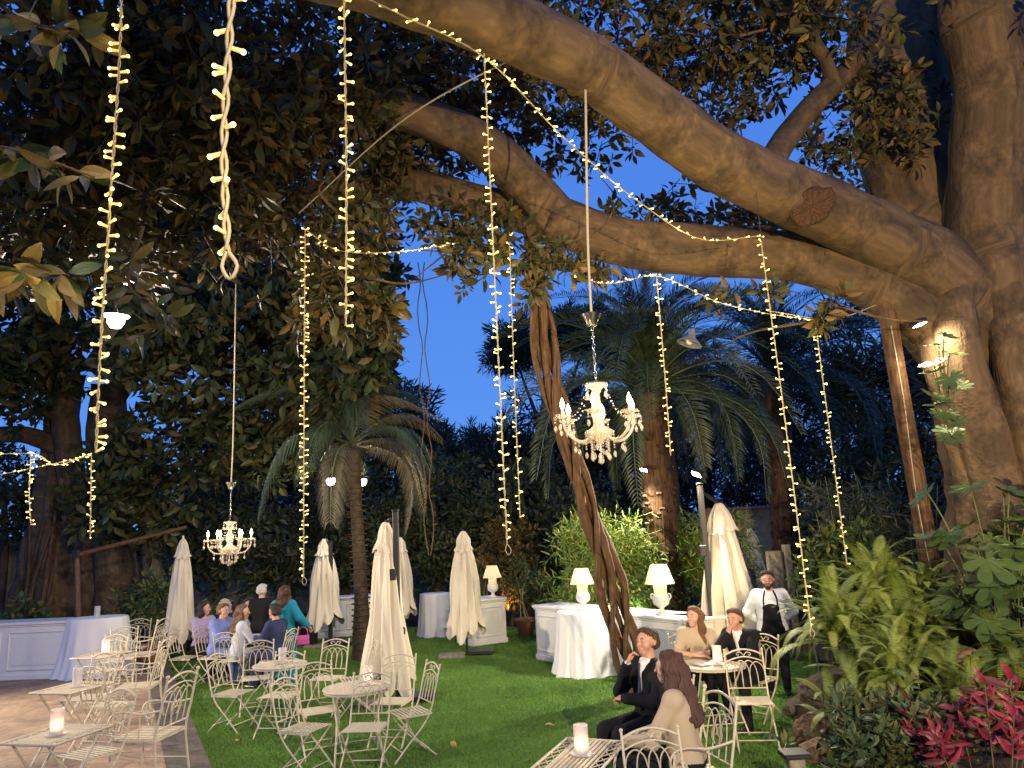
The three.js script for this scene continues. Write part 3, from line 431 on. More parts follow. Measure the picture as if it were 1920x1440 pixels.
function armChair() {
  const t = thing('garden_armchair', '', 'chair', [0, 0, 0], 0, 'cream iron garden armchairs'), w = 0.5, tilt = (y) => -0.21 - (y - 0.45) * 0.2;
  for (const s of [-1, 1]) {
    part('back_post', bent([[s * w / 2, 0.98, tilt(0.98)], [s * w / 2, 0.7, tilt(0.7)], [s * w / 2, 0.45, -0.21], [s * w / 2, 0.2, -0.235], [s * w / 2, 0, -0.27]], 0.012, 16, 6), M.cream, t).add(fin(0.019, s * w / 2, 0.99, tilt(0.99)));
    part('leg', bent([[s * w / 2, 0.45, 0.22], [s * w / 2, 0.2, 0.235], [s * w / 2, 0, 0.25]], 0.011, 8, 6), M.cream, t);
    part('armrest', bent([[s * w / 2, 0.7, tilt(0.7)], [s * w / 2, 0.67, -0.05], [s * w / 2, 0.69, 0.12], [s * w / 2, 0.67, 0.22], [s * w / 2, 0.6, 0.26], [s * w / 2, 0.53, 0.22], [s * w / 2, 0.53, 0.15], [s * w / 2, 0.59, 0.14], [s * w / 2, 0.6, 0.18]], 0.0095, 34, 6), M.cream, t);
    part('arm_post', bent([[s * w / 2, 0.45, 0.19], [s * w / 2, 0.58, 0.23], [s * w / 2, 0.66, 0.215]], 0.009, 8, 5), M.cream, t);
    part('arm_post', rod([s * w / 2, 0.45, -0.05], [s * w / 2, 0.67, -0.05], 0.007, 5), M.cream, t);
    part('seat_rail', box(0.014, 0.02, 0.44, s * (w / 2 - 0.01), 0.436, 0.0), M.cream, t);
    part('stretcher', rod([s * w / 2, 0.17, -0.235], [s * w / 2, 0.17, 0.235], 0.007, 5), M.cream, t);
  }
  part('seat_rail', box(w - 0.04, 0.02, 0.014, 0, 0.4355, 0.222), M.cream, t); part('seat_rail', box(w - 0.04, 0.02, 0.014, 0, 0.4355, -0.212), M.cream, t);
  for (let i = 0; i < 8; i++) part('slat', slatG(0.034, 0.45).translate(-0.206 + i * 0.059, 0.4525, 0.005), M.cream, t);
  const P = (x, y) => [x, y, tilt(y)];
  part('top_rail', bent([P(-w / 2, 0.93), P(-w / 4, 0.975), P(0, 0.99), P(w / 4, 0.975), P(w / 2, 0.93)], 0.011, 16, 6), M.cream, t);
  part('back_rail', bent([P(-w / 2, 0.85), P(-w / 4, 0.89), P(0, 0.905), P(w / 4, 0.89), P(w / 2, 0.85)], 0.008, 16, 5), M.cream, t);
  part('back_rail', rod(P(-w / 2, 0.53), P(w / 2, 0.53), 0.008, 5), M.cream, t);
  for (const s of [-1, 1]) part('scroll', bent([P(s * 0.02, 0.62), P(s * 0.07, 0.66), P(s * 0.06, 0.73), P(s * 0.015, 0.74), P(s * 0.01, 0.69), P(s * 0.04, 0.68)], 0.006, 20, 4), M.cream, t);
  backArches(t, w, 0.53, 0.905, tilt);
  return t;
}
const fc = foldingChair(), ac = armChair(); let fcUsed = 0, acUsed = 0;
const putF = (label, x, z, deg, y = 0) => { const a = deg * PI / 180; if (!fcUsed++) { fc.position.set(x, y, z); fc.rotation.y = a; fc.userData.label = label; return fc; } return copyOf(fc, label, [x, y, z], a); };
const putA = (label, x, z, deg, y = 0) => { const a = deg * PI / 180; if (!acUsed++) { ac.position.set(x, y, z); ac.rotation.y = a; ac.userData.label = label; return ac; } return copyOf(ac, label, [x, y, z], a); };
// turn: 0 faces the camera side (+z), 90 faces right (+x), -90 faces left
putA('nearest patio armchair with its back to the kerb, facing the slatted table', -3.6, -7.6, -98, 0.12);
putA('second patio armchair from the front, with its back to the kerb', -5.0, -10.15, -100, 0.12);
putA('farthest patio armchair by the planting, with its back to the kerb', -6.4, -13.1, -95, 0.12);
putF('folding chair in front of the nearest patio table, cut off by the picture bottom', -3.84, -7.0, -28, 0.12);
putF('folding chair on the near side of the middle patio table', -5.3, -9.5, -15, 0.12);
putF('folding chair with scrolled back between the middle and nearest patio tables', -4.75, -9.0, 160, 0.12);
putF('folding chair at the near side of the farthest patio table', -6.2, -11.5, -10, 0.12);
putF('folding chair nearest the draped patio counter, back against the plants', -6.95, -13.9, 12, 0.12);
putF('folding chair tucked behind the farthest patio table candle', -6.5, -12.6, 20, 0.12);
putF('folding chair at the front of the lawn, facing the camera', -1.63, -7.95, -6);
putF('folding chair on the left of the front round lawn table', -2.25, -8.05, 68);
putF('folding chair on the right of the front round lawn table', -1.27, -8.55, -62);
putF('folding chair between the front lawn table and the big parasol', -1.55, -9.1, -12);
putF('folding chair behind the left side of the front lawn table', -2.3, -8.8, 28);
putF('folding chair on the left of the second round lawn table', -3.72, -10.05, 72);
putF('folding chair behind the second lawn table by the seated guests', -3.75, -11.0, 15);
putF('folding chair in front of the second round lawn table', -3.05, -9.75, -10);
putF('folding chair on the right of the second lawn table, seen from the front', -2.72, -10.75, -14);
putF('folding chair set sideways between second lawn table and palm', -2.3, -10.6, -70);
putF('empty folding chair at the outer left of the seated guests', -5.75, -13.3, 80);
putF('folding chair of the guest in the blue shirt', -5.25, -13.25, 75);
putF('folding chair of the woman in the pale dress', -4.75, -12.75, 175);
putF('folding chair of the seated man in the navy suit', -4.0, -12.6, -100);
putF('folding chair facing the camera beside the black suited man with hand on face', 2.34, -8.3, -8);
putF('folding chair of the woman with wavy hair at the right round table', 2.06, -9.72, 4);
putF('folding chair under the man with his hand on his face', 2.72, -9.42, -48);
putF('scroll-backed folding chair at the bottom edge before the woman in beige', 0.86, -5.27, 4);
putA('garden armchair under the woman in the beige cardigan', 1.2, -6.12, -104);
putF('folding chair of the man in the dark suit and tie', 1.2, -7.32, -58);
function roundTable(label, x, z, r) {
  const t = thing('round_table', label, 'table', [x, 0, z], rr(-0.3, 0.3), 'cream round iron tables');
  part('rim', new THREE.TorusGeometry(r, 0.011, 6, 40).rotateX(PI / 2).translate(0, 0.712, 0), M.cream, t);
  part('rim', new THREE.CylinderGeometry(r, r, 0.028, 40, 1, true).translate(0, 0.698, 0), M.cream, t);
  for (let i = 0; i < 13; i++) { const q = -r + (2 * r * (i + 0.5)) / 13, l = 2 * Math.sqrt(r * r - q * q) - 0.02; part('slat', slatG(l, (2 * r) / 13 - 0.02).translate(0, 0.716, q), M.cream, t); }
  for (const s of [-1, 1]) { part('leg', bent([[s * 0.25, 0.69, -0.24], [s * 0.22, 0.38, 0], [s * 0.25, 0, 0.27]], 0.01, 8, 6), M.cream, t); part('leg', bent([[s * 0.23, 0.69, 0.24], [s * 0.2, 0.38, 0], [s * 0.23, 0, -0.27]], 0.01, 8, 6), M.cream, t); }
  for (const q of [-1, 1]) { part('stretcher', rod([-0.24, 0.12, q * 0.2], [0.24, 0.12, q * 0.2], 0.007), M.cream, t); part('support', box(0.56, 0.016, 0.016, 0, 0.688, q * 0.24), M.cream, t); }
}
roundTable('front round slatted table on the lawn with a candle lantern', -1.83, -8.57, 0.36);
roundTable('second round slatted table on the lawn before the teal dress', -3.23, -10.35, 0.34);
roundTable('round slatted table of the couple at the right', 2.12, -8.95, 0.37);
roundTable('round table among the seated guests on the left', -4.6, -13.4, 0.36);
function slatTable(label, x, y, z, deg, w = 0.5, d = 0.72) {
  const t = thing('slatted_table', label, 'table', [x, y, z], deg * PI / 180, 'cream rectangular iron tables'), h = 0.72;
  for (const s of [-1, 1]) { part('frame', bent([[s * w / 2, h, -d / 2], [s * w / 2, h, 0], [s * w / 2, h, d / 2]], 0.011, 6, 6), M.cream, t); part('frame', rod([-w / 2, h, s * d / 2], [w / 2, h, s * d / 2], 0.011), M.cream, t); part('frame', rod([s * (w / 2 - 0.085), h - 0.002, -d / 2], [s * (w / 2 - 0.085), h - 0.002, d / 2], 0.007), M.cream, t); }
  for (let i = 0; i < 8; i++) part('slat', slatG((w - 0.19) / 8 - 0.014, d - 0.015, 0.009).translate(-(w - 0.19) / 2 + ((w - 0.19) * (i + 0.5)) / 8, h + 0.002, 0), M.cream, t);
  for (const s of [-1, 1]) for (let i = 0; i < 6; i++) { const z0 = -d / 2 + (d * i) / 6, z1 = z0 + d / 6, a = s * (w / 2 - 0.006), b = s * (w / 2 - 0.08); part('lattice', rod([a, h, z0], [b, h, z1], 0.0045, 5), M.cream, t); part('lattice', rod([b, h - 0.003, z0], [a, h - 0.003, z1], 0.0045, 5), M.cream, t); }
  for (const s of [-1, 1]) { part('leg', bent([[s * 0.19, h - 0.01, -0.26], [s * 0.19, 0.36, 0], [s * 0.19, 0, 0.28]], 0.01, 8, 6), M.cream, t); part('leg', bent([[s * 0.17, h - 0.01, 0.26], [s * 0.17, 0.36, 0], [s * 0.17, 0, -0.28]], 0.01, 8, 6), M.cream, t); part('stretcher', rod([-0.19, 0.12, s * 0.2], [0.19, 0.12, s * 0.2], 0.007), M.cream, t); }
}
slatTable('slatted table with a lit candle at the bottom centre', 0.36, 0, -5.7, -22, 0.46, 0.78);
slatTable('nearest slatted table on the patio with a pink candle glow', -3.84, 0.12, -6.5, -14, 0.52, 0.6);
slatTable('middle slatted table on the patio', -4.95, 0.12, -8.6, -16, 0.52, 0.6);
slatTable('farthest slatted table on the patio', -6.0, 0.12, -11.1, -12, 0.52, 0.6);
// candle lanterns: frosted glass cylinder, candle and flame
function lantern(label, x, y, z, lit = true) {
  const t = thing('candle_lantern', label, 'candle', [x, y, z], 0, 'frosted glass candle lanterns');
  part('saucer', lathe([[0.001, 0], [0.075, 0], [0.085, 0.012], [0.08, 0.014], [0.001, 0.008]], 20), M.frost, t);
  part('glass', lathe([[0.048, 0.012], [0.05, 0.014], [0.052, 0.2], [0.05, 0.201], [0.047, 0.2], [0.046, 0.016]], 20), M.frost, t);
  part('candle', lathe([[0.001, 0.012], [0.026, 0.012], [0.026, 0.055], [0.001, 0.052]], 12), M.wax, t);
  if (lit) { part('flame', lathe([[0.001, 0.056], [0.007, 0.064], [0.006, 0.074], [0.001, 0.09]], 8), M.flame, t); lampLight(0, 0.072, 0, [1, 0.6, 0.28], 0.12, 0.4, t); }
}
lantern('candle lantern on the slatted table at the bottom centre', 0.37, 0.727, -5.68);
lantern('candle lantern on the nearest patio table', -3.82, 0.847, -6.45);
lantern('candle lantern on the middle patio table', -4.9, 0.847, -8.6, false);
lantern('candle lantern on the farthest patio table', -5.95, 0.847, -11.1);
lantern('candle lantern on the front round lawn table', -1.72, 0.722, -8.6);
lantern('tall frosted lantern on the second round lawn table', -3.2, 0.722, -10.35, false);
lantern('candle lantern on the round table of the right couple', 2.16, 0.722, -8.85);
lantern('white glass cylinder on the draped patio counter', -7.75, 1.1, -14.1, false);
tag(part('plate', lathe([[0.001, 0.004], [0.06, 0.003], [0.1, 0.015], [0.1, 0.018], [0.058, 0.007], [0.001, 0.008]], 24).translate(1.98, 0.722, -8.85), M.white, scene), 'small white plate on the round table of the right couple', 'plate');
{
  const t = thing('wine_glass', 'stemmed glass of orange drink on the seated guests table', 'glass', [-4.3, 0.722, -13.25]);
  part('glass', lathe([[0.034, 0.002], [0.034, 0.004], [0.005, 0.01], [0.004, 0.085], [0.03, 0.11], [0.042, 0.15], [0.036, 0.2]], 16), M.glass, t);
  part('drink', lathe([[0.001, 0.1], [0.026, 0.112], [0.038, 0.148], [0.037, 0.17], [0.001, 0.17]], 14), phys([0.9, 0.32, 0.03], 0.15, { transmission: 0.3, thickness: 0 }), t);
}
// ---------------------------------------------------------------- bar counters with panel mouldings
function counter(label, a, b, h, depth, panels, right = 0) {
  const A = V(a[0], 0, a[1]), B = V(b[0], 0, b[1]), L = A.distanceTo(B), y0 = a[2] ?? 0;
  const t = thing('bar_counter', label, 'counter', [(A.x + B.x) / 2, y0, (A.z + B.z) / 2], Math.atan2(-(B.z - A.z), B.x - A.x), 'white panelled bar counters');
  part('body', cbox(L, h - 0.05, depth, 0, (h - 0.05) / 2, -depth / 2, 0.008), M.white, t);
  part('top', cbox(L + 0.08, 0.05, depth + 0.08, 0, h - 0.025, -depth / 2, 0.012), M.white, t);
  part('cornice', cbox(L + 0.04, 0.03, depth + 0.04, 0, h - 0.066, -depth / 2, 0.01), M.white, t);
  part('plinth', cbox(L + 0.04, 0.1, depth + 0.04, 0, 0.05, -depth / 2, 0.01), M.white, t);
  const frame = (w, hh, rot, x, z, y) => {
    const k = 0.028, mk = (g) => g.rotateY(rot).translate(x, y, z), pn = part('panel', mk(cbox(w - 0.16, hh - 0.16, 0.012, 0, 0, 0.006, 0.004)), M.white, t);
    for (const s of [-1, 1]) { part('moulding', mk(cbox(w, k, 0.022, 0, s * (hh - k) / 2, 0.011, 0.006)), M.white, pn); part('moulding', mk(cbox(k, hh - 2 * k, 0.022, s * (w - k) / 2, 0, 0.011, 0.006)), M.white, pn); }
  };
  const pw = L / panels;
  for (let i = 0; i < panels; i++) frame(pw - 0.14, h - 0.32, 0, -L / 2 + pw * (i + 0.5), 0, h / 2 + 0.0);
  frame(depth - 0.14, h - 0.32, PI / 2, L / 2, -depth / 2, h / 2); frame(depth - 0.14, h - 0.32, -PI / 2, -L / 2, -depth / 2, h / 2);
  return t;
}
counter('long white bar counter behind the draped round table', [0.22, -14.2], [2.27, -11.25], 0.95, 0.6, 3);
counter('short white counter end behind the woman with wavy hair', [2.33, -11.22], [2.9, -11.3], 0.95, 0.55, 1);
counter('white counter with open corner behind the middle parasol', [-1.03, -16.1], [-0.36, -16.5], 0.92, 0.75, 1);
counter('white counter far back between the parasols', [-5.0, -18.4], [-2.9, -19.1], 0.92, 0.6, 3);
counter('white patio counter at the left picture edge', [-10.6, -13.95, 0.12], [-7.9, -13.8], 0.98, 0.6, 2);
// cloths: draped to the floor in folds
function drape(name, label, x, z, r, h, y0, folds, rz = 1, flare = 0.16, turn = 0) {
  const N = 96, pos = [], idx = [], uv = [], rows = [[0, 0], [0.6, 0], [0.96, 0], [1, 0.004], [1.02, 0.03], [1.05, 0.2], [1.1, 0.5], [1.16, 0.8], [1.24, 1]];
  rows.forEach(([q, v], k) => { for (let i = 0; i <= N; i++) { const a = (i / N) * 2 * PI, w = v * v * 0.3 + v * 0.7, f = Math.sin(a * folds + 1.3 * Math.sin(a * 3)) * 0.045 * w + Math.sin(a * folds * 0.43 + 2) * 0.05 * w, R = r * (q > 1 ? 1 + (q - 1) * (flare / 0.16) : q) * (1 + f); pos.push(Math.cos(a) * R, h * (1 - v) + (k === rows.length - 1 ? 0.012 + 0.01 * Math.sin(a * 9) : 0), Math.sin(a) * R * rz); uv.push(a * r, k < 4 ? q * r : r + v * h); } });
  for (let k = 0; k < rows.length - 1; k++) for (let i = 0; i < N; i++) { const a = k * (N + 1) + i, b = a + N + 1; idx.push(a, b, a + 1, b, b + 1, a + 1); }
  const g = new THREE.BufferGeometry(); g.setAttribute('position', new THREE.Float32BufferAttribute(pos, 3)); g.setAttribute('uv', new THREE.Float32BufferAttribute(uv, 2)); g.setIndex(idx); g.computeVertexNormals();
  const o = part(name, g, M.cloth, scene); o.position.set(x, y0, z); o.rotation.y = turn; return tag(o, label, 'tablecloth');
}
drape('tablecloth', 'white cloth to the ground over the tall round table by the liana', 0.98, -12.7, 0.42, 0.97, 0, 17, 1, 0.2);
drape('tablecloth', 'white cloth over the small tall table left of the middle counter', -2.02, -18.1, 0.36, 0.95, 0, 13, 1, 0.16);
drape('tablecloth', 'white cloth hanging over the end of the patio counter', -7.7, -14.05, 0.5, 0.995, 0.12, 15, 0.75, 0.3, 0.1);
// ---------------------------------------------------------------- table lamps
function tableLamp(label, x, y, z, s) {
  const t = thing('table_lamp', label, 'lamp', [x, y, z], rr(0, 3), 'white urn table lamps with pleated shades'); t.scale.setScalar(s);
  part('base', lathe([[0.001, 0], [0.085, 0], [0.085, 0.02], [0.06, 0.03], [0.035, 0.06], [0.03, 0.09], [0.06, 0.115], [0.1, 0.14], [0.115, 0.19], [0.11, 0.24], [0.1, 0.26], [0.085, 0.265], [0.001, 0.262]], 24), M.white, t);
  for (const q of [-1, 1]) part('handle', bent([[q * 0.105, 0.2, 0], [q * 0.135, 0.23, 0], [q * 0.125, 0.275, 0], [q * 0.09, 0.265, 0]], 0.009, 12, 6), M.white, t);
  const pleat = (r0, r1, y0, y1, n) => { const pos = []; for (let i = 0; i < n; i++) { const a = (i / n) * 2 * PI, b = ((i + 0.5) / n) * 2 * PI, c = ((i + 1) / n) * 2 * PI, P = (an, r, yy, k) => [Math.cos(an) * r * k, yy, Math.sin(an) * r * k]; for (const [u, v, ku, kv] of [[a, b, 1, 0.965], [b, c, 0.965, 1]]) pos.push(...P(u, r0, y0, ku), ...P(v, r0, y0, kv), ...P(u, r1, y1, ku), ...P(v, r0, y0, kv), ...P(v, r1, y1, kv), ...P(u, r1, y1, ku)); } return raw(pos); };
  const sh = phys([0.72, 0.63, 0.5], 0.95, { transmission: 0.5, thickness: 0 });
  part('neck', pleat(0.085, 0.09, 0.27, 0.42, 30), sh, t); part('shade', pleat(0.2, 0.11, 0.41, 0.66, 52), sh, t);
  part('bulb', new THREE.SphereGeometry(0.03, 12, 10).translate(0, 0.5, 0), glow([1, 0.72, 0.42], 5), t); lampLight(0, 0.5, 0, [1, 0.7, 0.4], 0.42, 1.5, t);
}
tableLamp('lit table lamp on the draped round table', 1.0, 0.975, -12.75, 1);
tableLamp('lit table lamp at the corner of the long bar counter', 2.1, 0.95, -11.75, 1.12);
tableLamp('lit table lamp on the far back counter', -3.35, 0.92, -19.15, 1.15);
tableLamp('lit table lamp half hidden behind the middle parasol', -0.62, 0.92, -16.6, 1);
// ---------------------------------------------------------------- closed parasols
function canopy(h0, h1, R, folds, skew) {   // gathered cloth hanging from a tip in sharp pleats; hem runs in points
  const N = 96, K = 20, pos = [], idx = [], uv = [];
  for (let k = 0; k <= K; k++) for (let i = 0; i <= N; i++) {
    const t = k / K, a = (i / N) * 2 * PI, pr = t < 0.06 ? Math.sqrt(t / 0.06) * 0.3 : 0.3 + 0.7 * Math.pow((t - 0.06) / 0.94, 0.85), w = Math.min(1, t * 4), tw = a + 0.25 * Math.sin(t * 2.4 + skew), s = Math.abs(Math.sin(tw * folds / 2 + skew));
    const f = 1 + (0.34 * Math.pow(s, 0.7) - 0.22 + 0.07 * Math.sin(a * folds * 1.5 + t * 5 + skew) + 0.1 * Math.sin(a * 2 + skew * 2 + t)) * w, r = R * pr * f * (1 - 0.05 * Math.sin(t * 9 + skew));
    const hem = t > 0.6 ? Math.pow((t - 0.6) / 0.4, 2) * (0.09 * (1 - s) + 0.07 * Math.sin(a * 2 + skew)) * (h0 - h1) : 0;
    pos.push(Math.cos(a) * r, lerp(h0, h1, t) + hem, Math.sin(a) * r); uv.push(a * R, t * (h0 - h1));
  }
  for (let k = 0; k < K; k++) for (let i = 0; i < N; i++) { const a = k * (N + 1) + i, b = a + N + 1; idx.push(a, a + 1, b, b, a + 1, b + 1); }
  const g = new THREE.BufferGeometry(); g.setAttribute('position', new THREE.Float32BufferAttribute(pos, 3)); g.setAttribute('uv', new THREE.Float32BufferAttribute(uv, 2)); g.setIndex(idx); g.computeVertexNormals(); return g;
}
function parasol(label, x, z, top, bottom, R, opt = {}) {
  const t = thing('closed_parasol', label, 'parasol', [x, 0, z], opt.turn ?? 0, 'closed cream parasols'), sk = rr(0, 6);
  part('canopy', canopy(top, bottom, R, 8, sk), M.canvas, t); part('vent_cap', canopy(top + 0.03, top - (top - bottom) * 0.19, R * 0.5, 8, sk + 0.2), M.canvas, t);
  if (opt.mast) {
    const [mx, mz, mh] = opt.mast, ms = part('mast', cbox(0.085, mh, 0.085, mx, mh / 2, mz, 0.01), M.darkMetal, t); part('mast_cap', cbox(0.1, 0.03, 0.1, mx, mh + 0.015, mz, 0.01), M.darkMetal, ms);
    part('crank_box', cbox(0.1, 0.16, 0.12, mx - 0.05, mh * 0.66, mz + 0.01, 0.01), M.darkMetal, ms); part('handle', bent([[mx + 0.05, 1, mz], [mx + 0.1, 1.0, mz], [mx + 0.1, 0.92, mz]], 0.012, 8, 5), M.darkMetal, ms);
    part('arm', rod([mx, mh - 0.1, mz], [0, top + 0.02, 0], 0.03, 8), M.darkMetal, t);
  } else part('pole', rod([0, 0.05, 0], [0, top + 0.05, 0], 0.024, 10), opt.white ? M.white : M.darkMetal, t);
  if (opt.slabs) for (const [sx, sz, k] of [[-0.28, 0.1, 0], [0.26, -0.05, 1]]) part('base_slab', cbox(0.5, 0.055, 0.42, sx + (opt.mast?.[0] ?? 0), 0.0285 + k * 0.03, sz + (opt.mast?.[1] ?? 0), 0.01), k ? M.darkMetal : M.concrete, t);
  return t;
}
parasol('tall cream parasol closed beside a dark mast in the middle of the lawn', -1.98, -11.3, 2.5, 0.2, 0.33, { mast: [0.17, 0.1, 2.66], slabs: true });
parasol('closed cream parasol with dark mast in front of the far counter', -4.42, -17.3, 2.3, 0.45, 0.36, { mast: [0.16, 0.08, 2.24], slabs: true });
parasol('closed pale parasol partly hidden behind the tall parasol', -2.72, -17.4, 2.25, 0.55, 0.3);
parasol('closed cream parasol on slab feet before the middle counter', -1.1, -15.0, 2.32, 0.38, 0.33, { slabs: true });
parasol('closed cream parasol with dark mast behind the black suited man', 3.05, -11.5, 2.55, 0.3, 0.42, { mast: [-0.3, 0.15, 2.85] });
parasol('far pale closed parasol in blue shade, standing in for a statue-like shape behind the apron man', 5.2, -17.3, 2.1, 0.3, 0.4);  // parasol added as stand-in for a statue-like figure
{
  const t = thing('timber_parasol', 'closed cream parasol hung from a leaning timber post and arm', 'parasol', [-7.0, 0, -14.6]);
  part('canopy', canopy(2.42, 0.62, 0.28, 8, 2).translate(0.55, 0, 0), M.canvas, t); part('vent_cap', canopy(2.45, 2.08, 0.15, 8, 2.2).translate(0.55, 0, 0), M.canvas, t);
  part('pole', rod([0.55, 0.35, 0], [0.55, 2.5, 0], 0.02, 8), M.white, t);
  part('post', sweep([[-1.0, 0, 0.5], [-1.22, 1.2, 0.3], [-1.4, 2.3, 0.15]], [0.055, 0.055, 0.05], { n: 6, rad: 6 }), M.timber, t);
  part('arm', sweep([[-1.45, 2.22, 0.15], [-0.4, 2.45, 0.05], [0.6, 2.66, 0]], [0.05, 0.045, 0.035], { n: 6, rad: 6 }), M.timber, t); part('bracket', cbox(0.13, 0.16, 0.13, -1.4, 2.25, 0.15, 0.01), M.darkMetal, t);
}
// ---------------------------------------------------------------- bins, pots, bag, post
tag(part('waste_bin', lathe([[0.001, 0.01], [0.17, 0], [0.19, 0.4], [0.2, 0.42], [0.19, 0.42], [0.17, 0.06]], 24).translate(-4.75, 0, -17.3), M.darkMetal, scene), 'dark cylindrical bin in front of the far counter', 'bin');
function pot(label, x, z, s, kind) {
  const t = thing('potted_plant', label, 'plant', [x, 0, z], rr(0, 3), 'terracotta pots along the back'); t.scale.setScalar(s);
  part('pot', lathe([[0.001, 0], [0.13, 0], [0.2, 0.3], [0.225, 0.31], [0.225, 0.36], [0.2, 0.36], [0.19, 0.31]], 22), M.terracotta, t); part('soil', new THREE.CircleGeometry(0.19, 18).rotateX(-PI / 2).translate(0, 0.32, 0), soil, t);
  for (let i = 0; i < 4; i++) part('stem', bent([[rr(-0.1, 0.1), 0.3, rr(-0.1, 0.1)], [rr(-0.1, 0.1), 0.8, rr(-0.1, 0.1)], [rr(-0.2, 0.2), 1.3, rr(-0.2, 0.2)]], [0.012, 0.01, 0.005], 8, 5), std([0.25, 0.24, 0.12], 0.6), t);
  foliage('crown', t, kind ? bambooG : broad, leafM, [[0, 1.1, 0, 0.3, 0.45, 0.3, 34]], tnt(0.045, 0.075, 0.025), [0.6, 0.9]);
}
pot('potted plant right of the middle counter', 0.05, -17.2, 1.1, 1); pot('squat potted plant beside the left end of the long counter', 0.45, -16.9, 0.9, 0); pot('potted plant behind the middle counter', -0.9, -18.6, 1.1, 1);
pot('terracotta pot with fern at the far left behind the patio counter', -11.9, -14.8, 1.3, 0); pot('terracotta pot beside the farthest patio armchair', -7.35, -15.4, 1.2, 0);
{
  const t = thing('stone_post', 'weathered grey stone post behind the apron man', 'post', [4.35, 0, -13.2]);
  part('shaft', cbox(0.24, 1.75, 0.16, 0, 0.875, 0, 0.02), M.concrete, t); part('shaft', cbox(0.12, 1.85, 0.14, 0.22, 0.925, 0.02, 0.02), M.concrete, t);
}
// ---------------------------------------------------------------- people
// smooth union of tapered capsules, meshed with surface nets
function netMesh(bones, cell, k = 0.03) {
  const lo = V(1e9, 1e9, 1e9), hi = V(-1e9, -1e9, -1e9);
  for (const [a, b, ra, rb] of bones) for (const [p, r] of [[a, ra], [b, rb]]) { lo.min(V(p.x - r, p.y - r, p.z - r)); hi.max(V(p.x + r, p.y + r, p.z + r)); }
  lo.subScalar(cell * 3); hi.addScalar(cell * 3);
  const nx = Math.ceil((hi.x - lo.x) / cell) + 1, ny = Math.ceil((hi.y - lo.y) / cell) + 1, nz = Math.ceil((hi.z - lo.z) / cell) + 1, F = new Float32Array(nx * ny * nz).fill(0.5);
  for (const [a, b, ra, rb, sq] of bones) {
    const R = Math.max(ra, rb) + k + cell * 2, abx = b.x - a.x, aby = b.y - a.y, abz = b.z - a.z, L2 = abx * abx + aby * aby + abz * abz || 1e-9;
    const x0 = Math.max(0, Math.floor((Math.min(a.x, b.x) - R - lo.x) / cell)), x1 = Math.min(nx - 1, Math.ceil((Math.max(a.x, b.x) + R - lo.x) / cell)), y0 = Math.max(0, Math.floor((Math.min(a.y, b.y) - R - lo.y) / cell)), y1 = Math.min(ny - 1, Math.ceil((Math.max(a.y, b.y) + R - lo.y) / cell)), z0 = Math.max(0, Math.floor((Math.min(a.z, b.z) - R - lo.z) / cell)), z1 = Math.min(nz - 1, Math.ceil((Math.max(a.z, b.z) + R - lo.z) / cell));
    for (let z = z0; z <= z1; z++) for (let y = y0; y <= y1; y++) for (let x = x0; x <= x1; x++) {
      const px = lo.x + x * cell - a.x, py = lo.y + y * cell - a.y, pz = lo.z + z * cell - a.z, t = clamp((px * abx + py * aby + pz * abz) / L2, 0, 1), dx = px - abx * t, dy = py - aby * t, dz = pz - abz * t;
      const d = Math.sqrt(dx * dx + dy * dy + dz * dz) - lerp(ra, rb, t), i = (z * ny + y) * nx + x, f = F[i];
      if (sq) { F[i] = Math.max(f, -d); continue; }   // carved away
      const h = Math.max(k - Math.abs(f - d), 0) / k; F[i] = Math.min(f, d) - h * h * k * 0.25;
    }
  }
  const vid = new Int32Array(nx * ny * nz).fill(-1), pos = [], idx = [], at = (x, y, z) => F[(z * ny + y) * nx + x];
  for (let z = 0; z < nz - 1; z++) for (let y = 0; y < ny - 1; y++) for (let x = 0; x < nx - 1; x++) {
    let n = 0, sx = 0, sy = 0, sz = 0; const c = [];
    for (let q = 0; q < 8; q++) c.push(at(x + (q & 1), y + ((q >> 1) & 1), z + (q >> 2)));
    for (const [p, q] of EDGES) if ((c[p] < 0) !== (c[q] < 0)) { const t = c[p] / (c[p] - c[q]); n++; sx += lerp(p & 1, q & 1, t); sy += lerp((p >> 1) & 1, (q >> 1) & 1, t); sz += lerp(p >> 2, q >> 2, t); }
    if (n) { vid[(z * ny + y) * nx + x] = pos.length / 3; pos.push(lo.x + (x + sx / n) * cell, lo.y + (y + sy / n) * cell, lo.z + (z + sz / n) * cell); }
  }
  const quad = (a, b, c, d, flip) => { if (a < 0 || b < 0 || c < 0 || d < 0) return; flip ? idx.push(a, c, b, a, d, c) : idx.push(a, b, c, a, c, d); };
  for (let z = 1; z < nz - 1; z++) for (let y = 1; y < ny - 1; y++) for (let x = 1; x < nx - 1; x++) {
    const i = (z * ny + y) * nx + x, v = F[i] < 0, X = 1, Y = nx, Z = nx * ny;
    if (v !== F[i + X] < 0) quad(vid[i - Y - Z], vid[i - Z], vid[i], vid[i - Y], !v);
    if (v !== F[i + Y] < 0) quad(vid[i - X - Z], vid[i - X], vid[i], vid[i - Z], !v);
    if (v !== F[i + Z] < 0) quad(vid[i - X - Y], vid[i - Y], vid[i], vid[i - X], !v);
  }
  const g = new THREE.BufferGeometry(); g.setAttribute('position', new THREE.Float32BufferAttribute(pos, 3)); g.setAttribute('uv', new THREE.Float32BufferAttribute(pos.flatMap((_, i) => (i % 3 === 0 ? [pos[i] * 3, pos[i + 1] * 3] : [])), 2)); g.setIndex(idx); g.computeVertexNormals(); return g;
}
const EDGES = [[0, 1], [2, 3], [4, 5], [6, 7], [0, 2], [1, 3], [4, 6], [5, 7], [0, 4], [1, 5], [2, 6], [3, 7]];
